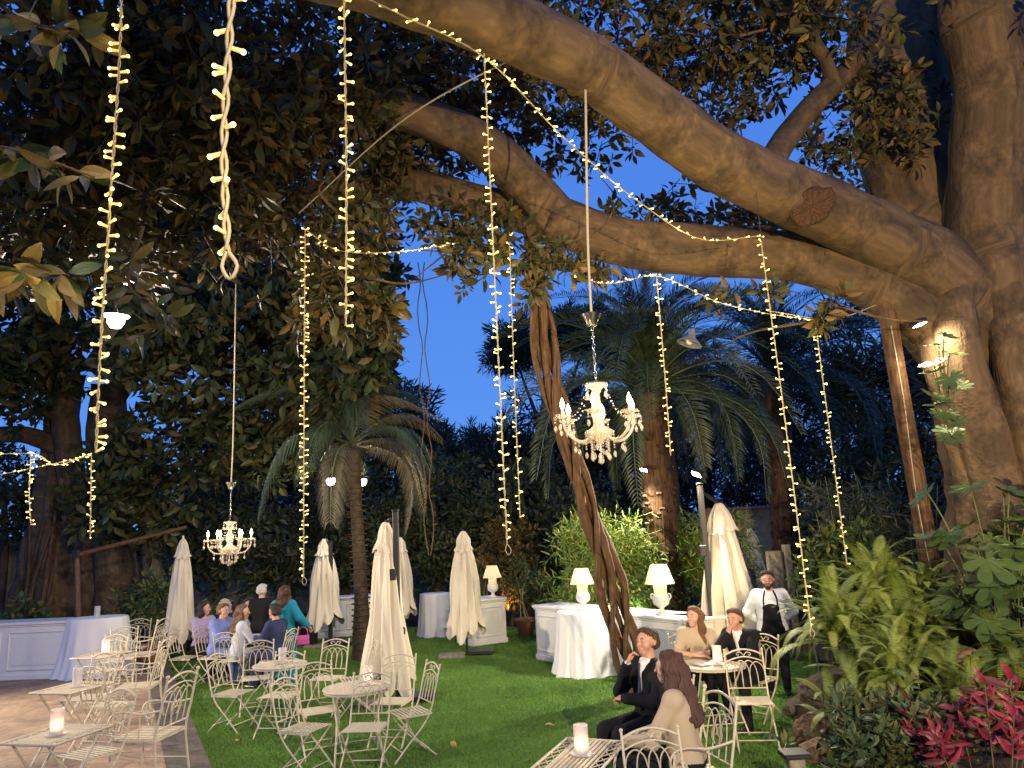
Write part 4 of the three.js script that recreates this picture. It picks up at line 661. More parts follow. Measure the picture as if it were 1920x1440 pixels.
const fabric = (c, o = {}) => phys(c, 0.9, { specularIntensity: 0.35, bumpMap: rep(T.weave, 3, 3), bumpScale: 0.0008, sheen: Math.max(...c) < 0.05 ? 0 : 0.15, sheenColor: lin(0.5, 0.5, 0.5), ...o });
// hand: palm and five fingers; dir = from wrist to knuckles, up = back of the hand
function handBones(w, dir, up, right, curl, spread = 0.35) {
  const d = dir.clone().normalize(), n = up.clone().addScaledVector(d, -up.dot(d)).normalize(), s = d.clone().cross(n).multiplyScalar(right ? -1 : 1), B = [], p = (u, v, q) => w.clone().addScaledVector(d, u).addScaledVector(s, v).addScaledVector(n, q);
  for (const v of [-0.026, -0.009, 0.009, 0.026]) B.push([p(0.0, v * 0.6, 0), p(0.078, v, 0), 0.016, 0.0125]);
  [[-0.028, 0.06], [-0.009, 0.072], [0.01, 0.075], [0.028, 0.066]].forEach(([v, l], i) => { const a1 = curl * (0.6 + 0.06 * i), a2 = curl * 1.25, k0 = p(0.08, v, 0), d1 = d.clone().multiplyScalar(Math.cos(a1)).addScaledVector(n, -Math.sin(a1)).addScaledVector(s, v * 6 * spread), d2 = d.clone().multiplyScalar(Math.cos(a1 + a2)).addScaledVector(n, -Math.sin(a1 + a2)), k1 = k0.clone().addScaledVector(d1, l * 0.55), k2 = k1.clone().addScaledVector(d2, l * 0.5); B.push([k0, k1, 0.0092, 0.0082], [k1, k2, 0.0082, 0.0066]); });
  const t0 = p(0.018, 0.026, -0.004), t1 = p(0.05, 0.05, -0.012), t2 = p(0.08, 0.052, -0.024); B.push([t0, t1, 0.013, 0.0095], [t1, t2, 0.0095, 0.0075]); return B;
}
const irisM = std([0.03, 0.02, 0.014], 0.2), iris = (p) => { const m = shadow(new THREE.Mesh(new THREE.SphereGeometry(0.0055, 8, 6).translate(p.x, p.y, p.z), irisM)); m.name = 'iris'; return m; };
function person(label, o) {
  const t = thing('person', label, 'person', o.at, (o.turn ?? 0) * PI / 180), S = o.size ?? 1; t.scale.setScalar(S);
  const hip = VA(o.hip ?? [0, 0.53, 0]), lean = (o.lean ?? 0), side = o.side ?? 0, up = V(Math.sin(side), Math.cos(lean) * Math.cos(side), Math.sin(lean)).normalize(), tw = (o.twist ?? 0) * PI / 180, rx = V(Math.cos(tw), 0, -Math.sin(tw)), fwd = rx.clone().cross(up).normalize();
  const P = (x, y, z) => hip.clone().addScaledVector(rx, x).addScaledVector(up, y).addScaledVector(fwd, z), w = o.female ? 0.9 : 1;
  const sh = [P(-0.165 * w, 0.45, -0.01), P(0.165 * w, 0.45, -0.01)], neck = P(0, 0.5, 0.0), hy = (o.headTurn ?? 0) * PI / 180, hp = (o.headPitch ?? 0) * PI / 180;
  const hf = V(Math.sin(hy) * Math.cos(hp), Math.sin(hp), Math.cos(hy) * Math.cos(hp)), hu = V(-Math.sin(hy) * Math.sin(hp), Math.cos(hp), -Math.cos(hy) * Math.sin(hp)), hr = hu.clone().cross(hf), hc = neck.clone().addScaledVector(up, 0.075).addScaledVector(hu, 0.075).addScaledVector(fwd, 0.015 + (o.headFwd ?? 0)), H = (x, y, z) => hc.clone().addScaledVector(hr, x).addScaledVector(hu, y).addScaledVector(hf, z);
  const el = o.elbow.map(VA), wr = o.wrist.map(VA), kn = o.knee.map(VA), an = o.ankle.map(VA), hj = [P(-0.085, 0.0, 0), P(0.085, 0.0, 0)];
  const headB = [[H(0, 0.035, -0.018), H(0, 0.03, 0.012), 0.083, 0.076], [H(0, -0.045, 0.035), H(0, -0.075, 0.055), 0.05, 0.034], [H(-0.03, -0.02, 0.05), H(0.03, -0.02, 0.05), 0.034, 0.034], [H(0, 0.015, 0.088), H(0, -0.02, 0.108), 0.009, 0.013], [H(-0.03, 0.03, 0.078), H(0.03, 0.03, 0.078), 0.014, 0.014], [H(-0.08, -0.01, -0.01), H(-0.083, 0.02, -0.014), 0.011, 0.014], [H(0.08, -0.01, -0.01), H(0.083, 0.02, -0.014), 0.011, 0.014], [H(-0.018, -0.052, 0.084), H(0.018, -0.052, 0.084), 0.009, 0.009], [neck.clone().addScaledVector(up, -0.04), H(0, -0.05, -0.01), 0.056, 0.05], [H(-0.031, 0.012, 0.103), H(-0.031, 0.012, 0.1), 0.011, 0.011, 1], [H(0.031, 0.012, 0.103), H(0.031, 0.012, 0.1), 0.011, 0.011, 1]];
  const torso = [[P(-0.07, 0.02, -0.01), P(0.07, 0.02, -0.01), 0.115, 0.115], [P(-0.05, 0.1, 0), P(-0.075 * w, 0.36, 0), 0.1, 0.105], [P(0.05, 0.1, 0), P(0.075 * w, 0.36, 0), 0.1, 0.105], [sh[0], sh[1], 0.062, 0.062], [P(0, 0.4, 0), neck, 0.09, 0.055]];
  const arm = (i, g) => [[sh[i], el[i], 0.054 * w + g, 0.041 * w + g], [el[i], wr[i], 0.041 * w + g, 0.028 * w + g]], leg = (i, g) => [[hj[i], kn[i], 0.088 + g, 0.058 + g], [kn[i], an[i], 0.056 + g, 0.037 + g]];
  const hands = [0, 1].map((i) => handBones(wr[i], VA(o.handDir?.[i] ?? wr[i].clone().sub(el[i]).toArray()), VA(o.handUp?.[i] ?? [0, 1, 0.2]), i === 0, o.curl ?? 0.5));
  const foot = (i) => { const f = VA(o.foot?.[i] ?? [0, 0, 1]).normalize(), h = an[i].clone().add(V(0, -0.045, 0)); return [[h.clone().addScaledVector(f, -0.035), h.clone().addScaledVector(f, 0.15), 0.042, 0.034]]; };
  const skin = std(o.skin ?? [0.5, 0.27, 0.17], 0.55), cell = o.fine ? 0.011 : 0.014;
  part('body', merge([netMesh([...torso.map(([a, b, r, q]) => [a, b, r - 0.012, q - 0.012]), ...arm(0, 0), ...arm(1, 0), ...leg(0, -0.012), ...leg(1, -0.012), ...headB.slice(8, 9)], cell), netMesh(headB, o.fine ? 0.0055 : 0.0075, 0.02), netMesh(hands[0], 0.0048, 0.008), netMesh(hands[1], 0.0048, 0.008)]), skin, t);
  const c = o.wear, top = fabric(c.top), low = fabric(c.low ?? [0.012, 0.012, 0.015]);
  // upper garment with sleeves
  const slv = c.sleeve ?? 1, cut = (b, f) => [b[0], b[0].clone().lerp(b[1], f), b[2], lerp(b[2], b[3], f)], g = c.loose ?? 0.014, sl = [0, 1].flatMap((i) => { const [u, f] = arm(i, g + 0.004); return slv >= 1 ? [u, cut(f, Math.min(1, slv - 0.06))] : [cut(u, Math.max(0.15, slv * 1.6))]; });
  part(c.topName ?? 'jacket', netMesh([...torso.slice(0, 4).map(([a, b, r, q]) => [a, b, r + g, q + g]), [P(0, 0.4, 0), P(0, 0.475, -0.012), 0.09 + g, 0.062], ...sl, ...(c.hem ? [[P(-0.08, -0.06, 0.02), P(0.08, -0.06, 0.02), 0.125 + g, 0.125 + g]] : [])], cell), top, t);
  if (c.dress) part('skirt', netMesh([[P(-0.06, 0.08, 0), P(0.06, 0.08, 0), 0.115, 0.115], [V(hip.x - 0.09, hip.y - 0.1, hip.z), V(-0.13, 0.12, 0.0), 0.125, 0.13], [V(hip.x + 0.09, hip.y - 0.1, hip.z), V(0.13, 0.12, 0.03), 0.125, 0.13], [V(0, hip.y - 0.1, 0.02), V(0, 0.1, 0.09), 0.13, 0.1], [V(0, hip.y - 0.1, -0.02), V(0.02, 0.1, -0.1), 0.13, 0.1]], 0.014, 0.05), top, t);
  else part('trousers', netMesh([[P(-0.075, 0.0, -0.01), P(0.075, 0.0, -0.01), 0.127, 0.127], ...leg(0, 0.014), ...leg(1, 0.014)], cell), low, t);
  if (c.belt) part('belt', new THREE.TorusGeometry(0.128, 0.012, 6, 24).rotateX(PI / 2).scale(1.42, 1, 1).translate(hip.x, hip.y + 0.1, hip.z), fabric(c.belt), t);
  for (const i of [0, 1]) part('shoe', netMesh(foot(i), 0.011), std(c.shoe ?? [0.012, 0.01, 0.01], 0.35), t);
  if (c.shirt) {   // open collar wedge, cuffs and tie
    part('shirt', netMesh([[P(0, 0.47, 0.07), P(0, 0.2, 0.113), 0.044, 0.012], [P(-0.035, 0.5, 0.045), P(0.035, 0.5, 0.045), 0.03, 0.03]], 0.007, 0.02), fabric(c.shirt), t);
    for (const i of [0, 1]) part('cuff', netMesh([[wr[i].clone().lerp(el[i], 0.2), wr[i].clone().lerp(el[i], 0.03), 0.043 * w, 0.039 * w]], 0.009), fabric(c.shirt), t);
    if (c.tie) part('tie', netMesh([[P(0, 0.475, 0.108), P(0, 0.45, 0.115), 0.017, 0.012], [P(0, 0.45, 0.114), P(0.005, 0.12, 0.125), 0.011, 0.022]], 0.006, 0.01), fabric(c.tie), t);
  }
  if (c.apron) { part('apron', netMesh([[P(-0.08, 0.3, 0.09), P(0.08, 0.3, 0.09), 0.035, 0.035], [P(-0.09, 0.05, 0.1), P(0.09, 0.05, 0.1), 0.04, 0.04], [P(-0.08, 0.3, 0.09), P(-0.09, 0.02, 0.1), 0.035, 0.04], [P(0.08, 0.3, 0.09), P(0.09, 0.02, 0.1), 0.035, 0.04], [P(-0.04, 0.3, 0.095), P(-0.04, 0, 0.105), 0.045, 0.05], [P(0.04, 0.3, 0.095), P(0.04, 0, 0.105), 0.045, 0.05], [P(0, 0.3, 0.1), P(0, -0.3, 0.09), 0.04, 0.06], [P(-0.1, 0, 0.08), P(-0.1, -0.35, 0.07), 0.06, 0.05], [P(0.1, 0, 0.08), P(0.1, -0.35, 0.07), 0.06, 0.05]], 0.01), fabric(c.apron), t); for (const s of [-1, 1]) part('strap', bent([P(s * 0.09, 0.3, 0.122), P(s * 0.085, 0.42, 0.115), P(s * 0.06, 0.5, 0.06), P(s * 0.04, 0.52, -0.02)], 0.012, 12, 6), fabric(c.apron), t); }
  // hair, brows, eyes, mouth
  const hm = std(o.hair ?? [0.05, 0.03, 0.018], 0.75, { bumpMap: rep(T.fibre, 6, 1), bumpScale: 0.006 }), hb = [[H(0, 0.056, -0.036), H(0, 0.082, -0.004), 0.08, 0.058], [H(-0.03, 0.0, -0.05), H(0.03, 0.0, -0.05), 0.06, 0.06], [H(-0.045, 0.1, 0.028), H(0.04, 0.108, 0.034), 0.024, 0.026]];
  if (o.longHair) { const l = o.longHair; hb.push([H(-0.06, 0.05, -0.02), H(-0.085, -0.1, -0.02), 0.045, 0.04], [H(0.06, 0.05, -0.02), H(0.085, -0.1, -0.02), 0.045, 0.04], [H(-0.075, -0.08, -0.02), P(-0.1, 0.5 - l, o.hairFront ?? -0.09), 0.045, 0.03], [H(0.075, -0.08, -0.02), P(0.1, 0.5 - l, o.hairFront ?? -0.09), 0.045, 0.03], [H(0, 0, -0.06), P(-0.03, 0.48 - l, -0.13), 0.075, 0.05], [H(0, 0, -0.06), P(0.04, 0.48 - l, -0.13), 0.075, 0.05]); }
  hb.push([H(-0.056, 0.065, -0.035), H(-0.064, 0.015, -0.04), 0.034, 0.028], [H(0.056, 0.065, -0.035), H(0.064, 0.015, -0.04), 0.034, 0.028], [H(-0.05, 0.085, 0.01), H(0.05, 0.085, 0.01), 0.036, 0.036]);
  if (!o.longHair && !o.bald) hb.push([H(-0.074, 0.045, -0.01), H(-0.076, 0.0, -0.02), 0.018, 0.012], [H(0.074, 0.045, -0.01), H(0.076, 0.0, -0.02), 0.018, 0.012]);
  const hairG = netMesh(hb, o.fine ? 0.0065 : 0.009, 0.02), hp2 = hairG.attributes.position; for (let i = 0; i < hp2.count; i++) { const n = fbm(hp2.getX(i) * 80, hp2.getY(i) * 9, hp2.getZ(i) * 80, 2) * 0.028 + (o.longHair ? 0.008 * Math.sin(hp2.getY(i) * 42 + hp2.getX(i) * 20) : 0); hp2.setXYZ(i, hp2.getX(i) + n, hp2.getY(i), hp2.getZ(i) + n); } hairG.computeVertexNormals();
  part('hair', hairG, hm, t);
  if (o.beard) part('beard', netMesh([[H(-0.045, -0.045, 0.045), H(0, -0.085, 0.07), 0.026, 0.03], [H(0.045, -0.045, 0.045), H(0, -0.085, 0.07), 0.026, 0.03], [H(-0.025, -0.036, 0.088), H(0.025, -0.036, 0.088), 0.008, 0.008]], 0.006, 0.015), hm, t);
  for (const s of [-1, 1]) { part('eye', new THREE.SphereGeometry(0.0085, 10, 8).translate(...H(s * 0.031, 0.012, 0.0865).toArray()), std([0.42, 0.38, 0.34], 0.3), t).add(iris(H(s * 0.031, 0.012, 0.0905))); part('eyebrow', bent([H(s * 0.016, 0.036, 0.096), H(s * 0.032, 0.041, 0.094), H(s * 0.048, 0.035, 0.084)], [0.003, 0.0042, 0.002], 8, 5), hm, t); }
  part('mouth', bent([H(-0.021, -0.052, 0.089), H(0, -0.05, 0.0955), H(0.021, -0.052, 0.089)], [0.0025, 0.0052, 0.0025], 8, 5), std(o.lips ?? [0.38, 0.12, 0.09], 0.45), t);
  return t;
}
const seatedLegs = (o = 0) => ({ knee: [[-0.11, 0.5, 0.42], [0.11, 0.5, 0.42]], ankle: [[-0.11, 0.07, 0.44 + o], [0.12, 0.07, 0.4 + o]] });
const black = [0.011, 0.011, 0.013], whiteShirt = [0.72, 0.71, 0.69];
person('seated man in a dark suit and grey tie with his hand at his chin', { at: [1.13, 0, -7.25], turn: -62, fine: true, size: 1.04, lean: -0.03, headTurn: 6, headPitch: 4, skin: [0.5, 0.26, 0.16], hair: [0.07, 0.04, 0.02], ...seatedLegs(0.1), elbow: [[-0.23, 0.76, 0.16], [0.26, 0.74, 0.14]], wrist: [[-0.035, 1.02, 0.2], [-0.02, 0.75, 0.27]], handDir: [[0.12, 0.75, -0.35], [-1, -0.1, 0.1]], handUp: [[-0.6, 0.2, 0.7], [0, 1, 0.3]], curl: 0.9, wear: { top: black, low: black, shirt: whiteShirt, tie: [0.07, 0.075, 0.09] } });
person('woman in a beige cardigan with long brown hair, seen from behind', { at: [1.18, 0, -6.08], turn: -112, fine: true, female: true, size: 1.02, lean: 0.1, headTurn: -8, skin: [0.55, 0.31, 0.21], hair: [0.065, 0.03, 0.017], longHair: 0.2, ...seatedLegs(), elbow: [[-0.22, 0.72, 0.14], [0.22, 0.7, 0.2]], wrist: [[-0.1, 0.66, 0.38], [0.06, 0.66, 0.44]], handDir: [[0.2, -0.5, 1], [-0.1, -0.6, 0.8]], curl: 0.5, wear: { topName: 'cardigan', top: [0.42, 0.33, 0.22], low: black, hem: true } });
person('woman with wavy auburn hair leaning on the round table', { at: [2.1, 0, -9.62], turn: -8, fine: true, female: true, lean: 0.22, headTurn: -42, headPitch: 2, skin: [0.55, 0.31, 0.2], lips: [0.4, 0.06, 0.05], hair: [0.16, 0.07, 0.028], longHair: 0.22, hairFront: 0.1, ...seatedLegs(-0.1), elbow: [[-0.24, 0.78, 0.28], [0.24, 0.78, 0.28]], wrist: [[-0.02, 0.77, 0.42], [0.02, 0.79, 0.38]], handDir: [[1, 0, 0.1], [-1, 0, 0.1]], wear: { topName: 'blouse', top: [0.45, 0.36, 0.24], sleeve: 0.45, loose: 0.02, low: black } });
person('man in a black suit covering his mouth with his hand', { at: [2.64, 0, -9.36], turn: -46, fine: true, lean: 0.26, headTurn: 2, headPitch: -4, headFwd: 0.03, skin: [0.5, 0.26, 0.17], hair: [0.08, 0.045, 0.025], knee: [[-0.12, 0.52, 0.4], [0.16, 0.5, 0.4]], ankle: [[-0.1, 0.07, 0.3], [0.22, 0.07, 0.5]], elbow: [[-0.2, 0.78, 0.36], [0.24, 0.76, 0.34]], wrist: [[-0.03, 1.0, 0.33], [0.02, 0.77, 0.44]], handDir: [[0.15, 0.8, -0.35], [-1, 0, 0.1]], handUp: [[-0.3, 0.3, 0.9], [0, 1, 0]], curl: 0.35, wear: { top: black, low: black, shirt: whiteShirt } });
person('bearded man standing in a white jacket and black apron', { at: [3.37, 0, -10.6], turn: -14, hip: [0, 0.84, 0], fine: true, size: 0.99, headTurn: -6, headPitch: -5, skin: [0.48, 0.24, 0.16], hair: [0.02, 0.013, 0.01], beard: true, knee: [[-0.1, 0.46, 0.02], [0.1, 0.46, 0.02]], ankle: [[-0.11, 0.08, 0], [0.11, 0.08, 0]], elbow: [[-0.3, 1.06, -0.1], [0.3, 1.06, -0.1]], wrist: [[-0.07, 0.88, -0.17], [0.07, 0.88, -0.17]], handDir: [[1, -0.2, -0.1], [-1, -0.2, -0.1]], wear: { topName: 'chef_jacket', top: [0.74, 0.74, 0.75], low: black, apron: [0.01, 0.01, 0.012], loose: 0.022 } });
// the group on the left
person('white-haired man standing with his back turned, in a black suit', { at: [-4.75, 0, -14.1], turn: 172, hip: [0, 0.84, 0], size: 0.96, skin: [0.5, 0.29, 0.2], hair: [0.55, 0.52, 0.47], bald: true, knee: [[-0.1, 0.46, 0.02], [0.1, 0.46, 0.02]], ankle: [[-0.11, 0.08, 0], [0.11, 0.08, 0]], elbow: [[-0.25, 1.06, 0.02], [0.25, 1.06, 0.02]], wrist: [[-0.2, 0.86, 0.16], [0.2, 0.86, 0.16]], wear: { top: black, low: black, shirt: whiteShirt } });
person('woman standing in a long teal dress with a dark belt', { at: [-4.0, 0, -13.0], turn: 165, hip: [0, 0.84, 0], size: 0.97, female: true, headTurn: 10, skin: [0.55, 0.32, 0.22], hair: [0.07, 0.03, 0.016], longHair: 0.02, knee: [[-0.1, 0.46, 0.02], [0.1, 0.46, 0.02]], ankle: [[-0.1, 0.07, 0], [0.1, 0.07, 0]], elbow: [[-0.3, 1.08, 0.0], [0.27, 1.06, 0.1]], wrist: [[-0.36, 0.93, 0.16], [0.2, 0.95, 0.3]], wear: { topName: 'dress', top: [0.012, 0.2, 0.27], dress: true, belt: [0.005, 0.05, 0.08], loose: 0.03 } });
person('seated guest in a light blue shirt at the left of the group', { at: [-5.2, 0, -13.3], turn: 68, lean: 0.12, skin: [0.52, 0.29, 0.19], hair: [0.14, 0.075, 0.035], ...seatedLegs(), elbow: [[-0.22, 0.74, 0.18], [0.22, 0.74, 0.2]], wrist: [[-0.1, 0.76, 0.38], [0.1, 0.76, 0.4]], wear: { topName: 'shirt', top: [0.17, 0.22, 0.48], low: [0.12, 0.15, 0.3], loose: 0.024 } });
person('seated older woman with grey hair and a dark scarf facing the camera', { at: [-5.5, 0, -14.3], turn: 14, female: true, skin: [0.5, 0.29, 0.2], hair: [0.4, 0.37, 0.33], longHair: -0.02, ...seatedLegs(), elbow: [[-0.22, 0.74, 0.16], [0.22, 0.74, 0.16]], wrist: [[-0.06, 0.76, 0.34], [0.06, 0.76, 0.34]], wear: { topName: 'sweater', top: [0.02, 0.022, 0.035], low: black } });
person('seated woman with very dark long hair beside the blue shirt', { at: [-5.72, 0, -13.9], turn: 50, female: true, headTurn: 40, skin: [0.5, 0.28, 0.19], hair: [0.016, 0.01, 0.009], longHair: 0.18, ...seatedLegs(), elbow: [[-0.22, 0.74, 0.16], [0.22, 0.74, 0.16]], wrist: [[-0.06, 0.76, 0.34], [0.06, 0.76, 0.34]], wear: { topName: 'blouse', top: [0.32, 0.26, 0.4], low: black } });
person('seated woman with long fair-brown hair in a pale patterned dress', { at: [-4.7, 0, -12.85], turn: 120, female: true, lean: 0.08, headTurn: -20, skin: [0.55, 0.32, 0.22], hair: [0.15, 0.085, 0.045], longHair: 0.16, ...seatedLegs(), elbow: [[-0.22, 0.74, 0.18], [0.22, 0.74, 0.18]], wrist: [[-0.1, 0.76, 0.38], [0.1, 0.76, 0.38]], wear: { topName: 'blouse', top: [0.45, 0.47, 0.52], low: [0.4, 0.42, 0.46] } });
person('seated dark-haired guest in profile before the standing man', { at: [-5.08, 0, -14.35], turn: 50, skin: [0.5, 0.28, 0.19], hair: [0.025, 0.016, 0.012], ...seatedLegs(), elbow: [[-0.22, 0.74, 0.16], [0.22, 0.74, 0.16]], wrist: [[-0.06, 0.76, 0.34], [0.06, 0.76, 0.34]], wear: { topName: 'shirt', top: [0.6, 0.56, 0.52], low: black } });
person('seated man in a navy suit turned to the table with the orange drink', { at: [-3.98, 0, -12.7], turn: -112, lean: 0.15, headTurn: -6, skin: [0.52, 0.25, 0.17], hair: [0.03, 0.02, 0.014], ...seatedLegs(), elbow: [[-0.23, 0.74, 0.16], [0.23, 0.74, 0.18]], wrist: [[-0.1, 0.78, 0.38], [0.1, 0.78, 0.4]], wear: { top: [0.035, 0.045, 0.1], low: [0.03, 0.035, 0.08], shirt: whiteShirt } });
{
  const t = thing('handbag', 'small pink handbag hanging from the arm of the teal dress', 'bag', [-3.64, 0.62, -12.86], 0.2);
  part('body', cbox(0.2, 0.15, 0.08, 0, 0.075, 0, 0.015), std([0.5, 0.08, 0.3], 0.35), t); part('flap', cbox(0.19, 0.07, 0.012, 0, 0.115, 0.045, 0.005), std([0.55, 0.1, 0.34], 0.3), t); part('handle', bent([[-0.08, 0.15, 0], [-0.06, 0.24, 0], [0, 0.28, 0], [0.06, 0.24, 0], [0.08, 0.15, 0]], 0.006, 14, 5), std([0.5, 0.08, 0.3], 0.35), t);
}
// ---------------------------------------------------------------- string lights
const ledG = (() => { const cap = new THREE.CylinderGeometry(0.0075, 0.006, 0.03, 7).translate(0, 0.02, 0), tip = new THREE.SphereGeometry(0.0085, 8, 6).translate(0, 0.041, 0), g = merge([cap, tip]), n = cap.index.count; g.clearGroups(); g.addGroup(0, n, 0); g.addGroup(n, g.attributes.position.count - n, 1); return g; })();
const wireM = std([0.4, 0.34, 0.2], 0.6);
function lightString(label, pts, n, o = {}) {
  const t = thing('light_string', label, 'string lights', [0, 0, 0], 0, 'warm white string lights'), c = new THREE.CatmullRomCurve3(pts.map(VA), false, 'centripetal'), r = o.r ?? 0.0035, K = Math.max(30, n * 2), two = [[], []];
  for (let i = 0; i <= K; i++) { const p = c.getPointAt(i / K), a = i * 0.9; two[0].push(p.clone().add(V(Math.cos(a) * r * 1.3, 0, Math.sin(a) * r * 1.3))); two[1].push(p.clone().add(V(-Math.cos(a) * r * 1.3, 0, -Math.sin(a) * r * 1.3))); }
  for (const q of two) part('wire', sweep(q, [r, r], { n: K, rad: 5 }), wireM, t);
  if (o.loop) { const e = VA(pts.at(-1)); part('wire', bent([e, e.clone().add(V(0.03, -0.05, 0)), e.clone().add(V(0.01, -0.09, 0)), e.clone().add(V(-0.015, -0.05, 0)), e], r, 12, 5), wireM, t); }
  for (let i = 0; i < n; i++) {
    const u = clamp((i + rr(-0.15, 1.15)) / n, 0, 1), p = c.getPointAt(u), a = (rnd() < 0.5 ? 0 : PI) + rr(-1.2, 1.2), d = V(Math.cos(a), rr(-0.35, 0.55), Math.sin(a) * 0.8).normalize(), b = new THREE.Mesh(ledG, [M.ledCap, M.led]);
    b.name = 'bulb'; b.position.copy(p); b.quaternion.setFromUnitVectors(V(0, 1, 0), d); b.scale.setScalar((o.s ?? 1) * rr(0.85, 1.05)); b.castShadow = true; t.add(b);
    if (i % 12 === 6) lampLight(p.x + d.x * 0.28, p.y - 0.05, p.z + 0.2, [1, 0.72, 0.26], o.cd ?? 0.2, 2, t);
  }
  return t;
}
lightString('long near light string hanging at the far left', [[-1.77, 5.35, -3.0], [-1.79, 4.92, -3.15], [-1.9, 3.89, -3.36], [-1.96, 3.3, -3.46], [-2.02, 2.76, -3.58]], 76);
lightString('nearest thick braided light string ending in a loose loop', [[-0.75, 4.3, -1.86], [-0.77, 3.9, -1.93], [-0.815, 3.45, -2.02], [-0.82, 3.15, -2.08]], 22, { r: 0.006, loop: true });
lightString('light string hanging left of the open sky gap, near the top', [[-0.85, 5.6, -3.72], [-0.9, 4.4, -4.0], [-0.94, 3.5, -4.15]], 52);
lightString('light string dropping from the upper limb beside the liana', [[-0.1, 6.1, -5.42], [-0.1, 4.3, -5.8], [-0.1, 2.2, -6.13]], 78, { loop: true });
lightString('dense light string hanging to the left of the slender palm', [[-2.0, 5.36, -7.04], [-2.1, 3.6, -7.4], [-2.18, 1.95, -7.71]], 96, { loop: true });
lightString('thinner light string behind the one beside the liana', [[0.05, 5.66, -8.0], [0.03, 4.2, -8.3], [0.02, 2.44, -8.63]], 52);
lightString('short light string right of the crystal chandelier', [[1.6, 4.93, -7.64], [1.64, 3.8, -7.85], [1.66, 3.01, -8.01]], 36);
lightString('long light string hanging down to the fern bank', [[2.8, 5.36, -7.76], [2.79, 3.4, -7.65], [2.77, 1.25, -7.55]], 70, { loop: true });
lightString('light string right of the long one, ending in the ferns', [[3.6, 4.57, -8.52], [3.72, 3.1, -8.8], [3.84, 1.73, -9.08]], 46);
lightString('light string slung along the upper limb and down to the right', [[-0.84, 5.75, -4.28], [-0.62, 5.78, -4.52], [-0.12, 5.77, -4.96], [0.56, 5.62, -5.97], [1.35, 5.43, -6.93], [2.05, 5.2, -7.4], [2.7, 5.28, -7.6]], 64);
lightString('light string slung across the leaves left of the sky gap', [[-2.0, 5.36, -7.04], [-1.76, 5.3, -7.5], [-1.1, 5.38, -7.8], [-0.53, 5.54, -8.03]], 36);
lightString('light string slung below the lower limb to the timber prop', [[0.7, 5.25, -8.45], [1.15, 4.96, -8.0], [1.6, 4.9, -7.64], [2.3, 4.68, -7.95], [2.95, 4.58, -8.2], [3.6, 4.57, -8.52]], 56);
lightString('low light string slung in front of the left fig trunk', [[-7.8, 3.6, -10], [-6.47, 3.61, -9.93], [-5.8, 3.38, -9.4], [-5.1, 3.45, -8.95]], 34);
lightString('second low light string running to the left picture edge', [[-7.8, 3.2, -9.7], [-6.56, 3.3, -9.48], [-5.1, 3.42, -8.95]], 30);
lightString('short light string hanging at the left picture edge', [[-6.47, 3.6, -9.93], [-6.5, 3.1, -10], [-6.52, 2.67, -10.12]], 22);
lightString('short light string hanging before the left fig trunk', [[-5.1, 3.42, -8.95], [-5.13, 2.9, -9.05], [-5.16, 2.44, -9.14]], 26);
// ropes and cables
const cord = (name, label, pts, r, m = M.rope) => tag(part(name, bent(pts, r, 30, 5), m, scene), label, 'rope');
cord('rope', 'pale rope tied slantwise from the upper limb to the canopy', [[-2.2, 5.75, -7.5], [-0.8, 6.2, -6.4], [0.62, 6.5, -5.75]], 0.008);
cord('rope', 'rope from the timber prop across to the light string', [[4.66, 4.88, -9.05], [3.9, 4.62, -8.7], [2.95, 4.62, -8.22]], 0.007);
cord('cable', 'thin dark cable hanging from the upper limb to the light string', [[2.72, 5.95, -7.5], [2.75, 5.6, -7.6], [2.8, 5.3, -7.74]], 0.005, M.darkMetal);
cord('cable', 'black cable dropping from the string end into the bed', [[2.77, 1.2, -7.55], [2.79, 0.6, -7.5], [2.72, 0.02, -7.4]], 0.006, M.darkMetal);
cord('cable', 'thin pale cable running down the timber prop', [[4.72, 4.9, -9.0], [4.83, 3.7, -9.15], [5.05, 2.4, -9.6], [5.3, 1.1, -9.95]], 0.006, M.rope);
for (const [l, dx] of [['wavy twisted wire hanging in the open sky gap', 0], ['second wavy twisted wire hanging beside the first', 0.1]]) cord('hanging_wire', l, Array.from({ length: 15 }, (_, i) => [-1.42 + dx + 0.035 * Math.sin(i * 1.9 + dx * 30) - 0.08 * i / 14, 6.6 - i * 0.33, -11.4 - i * 0.065]), 0.009, M.fibre);  // twisted pair of hanging wires, not roots
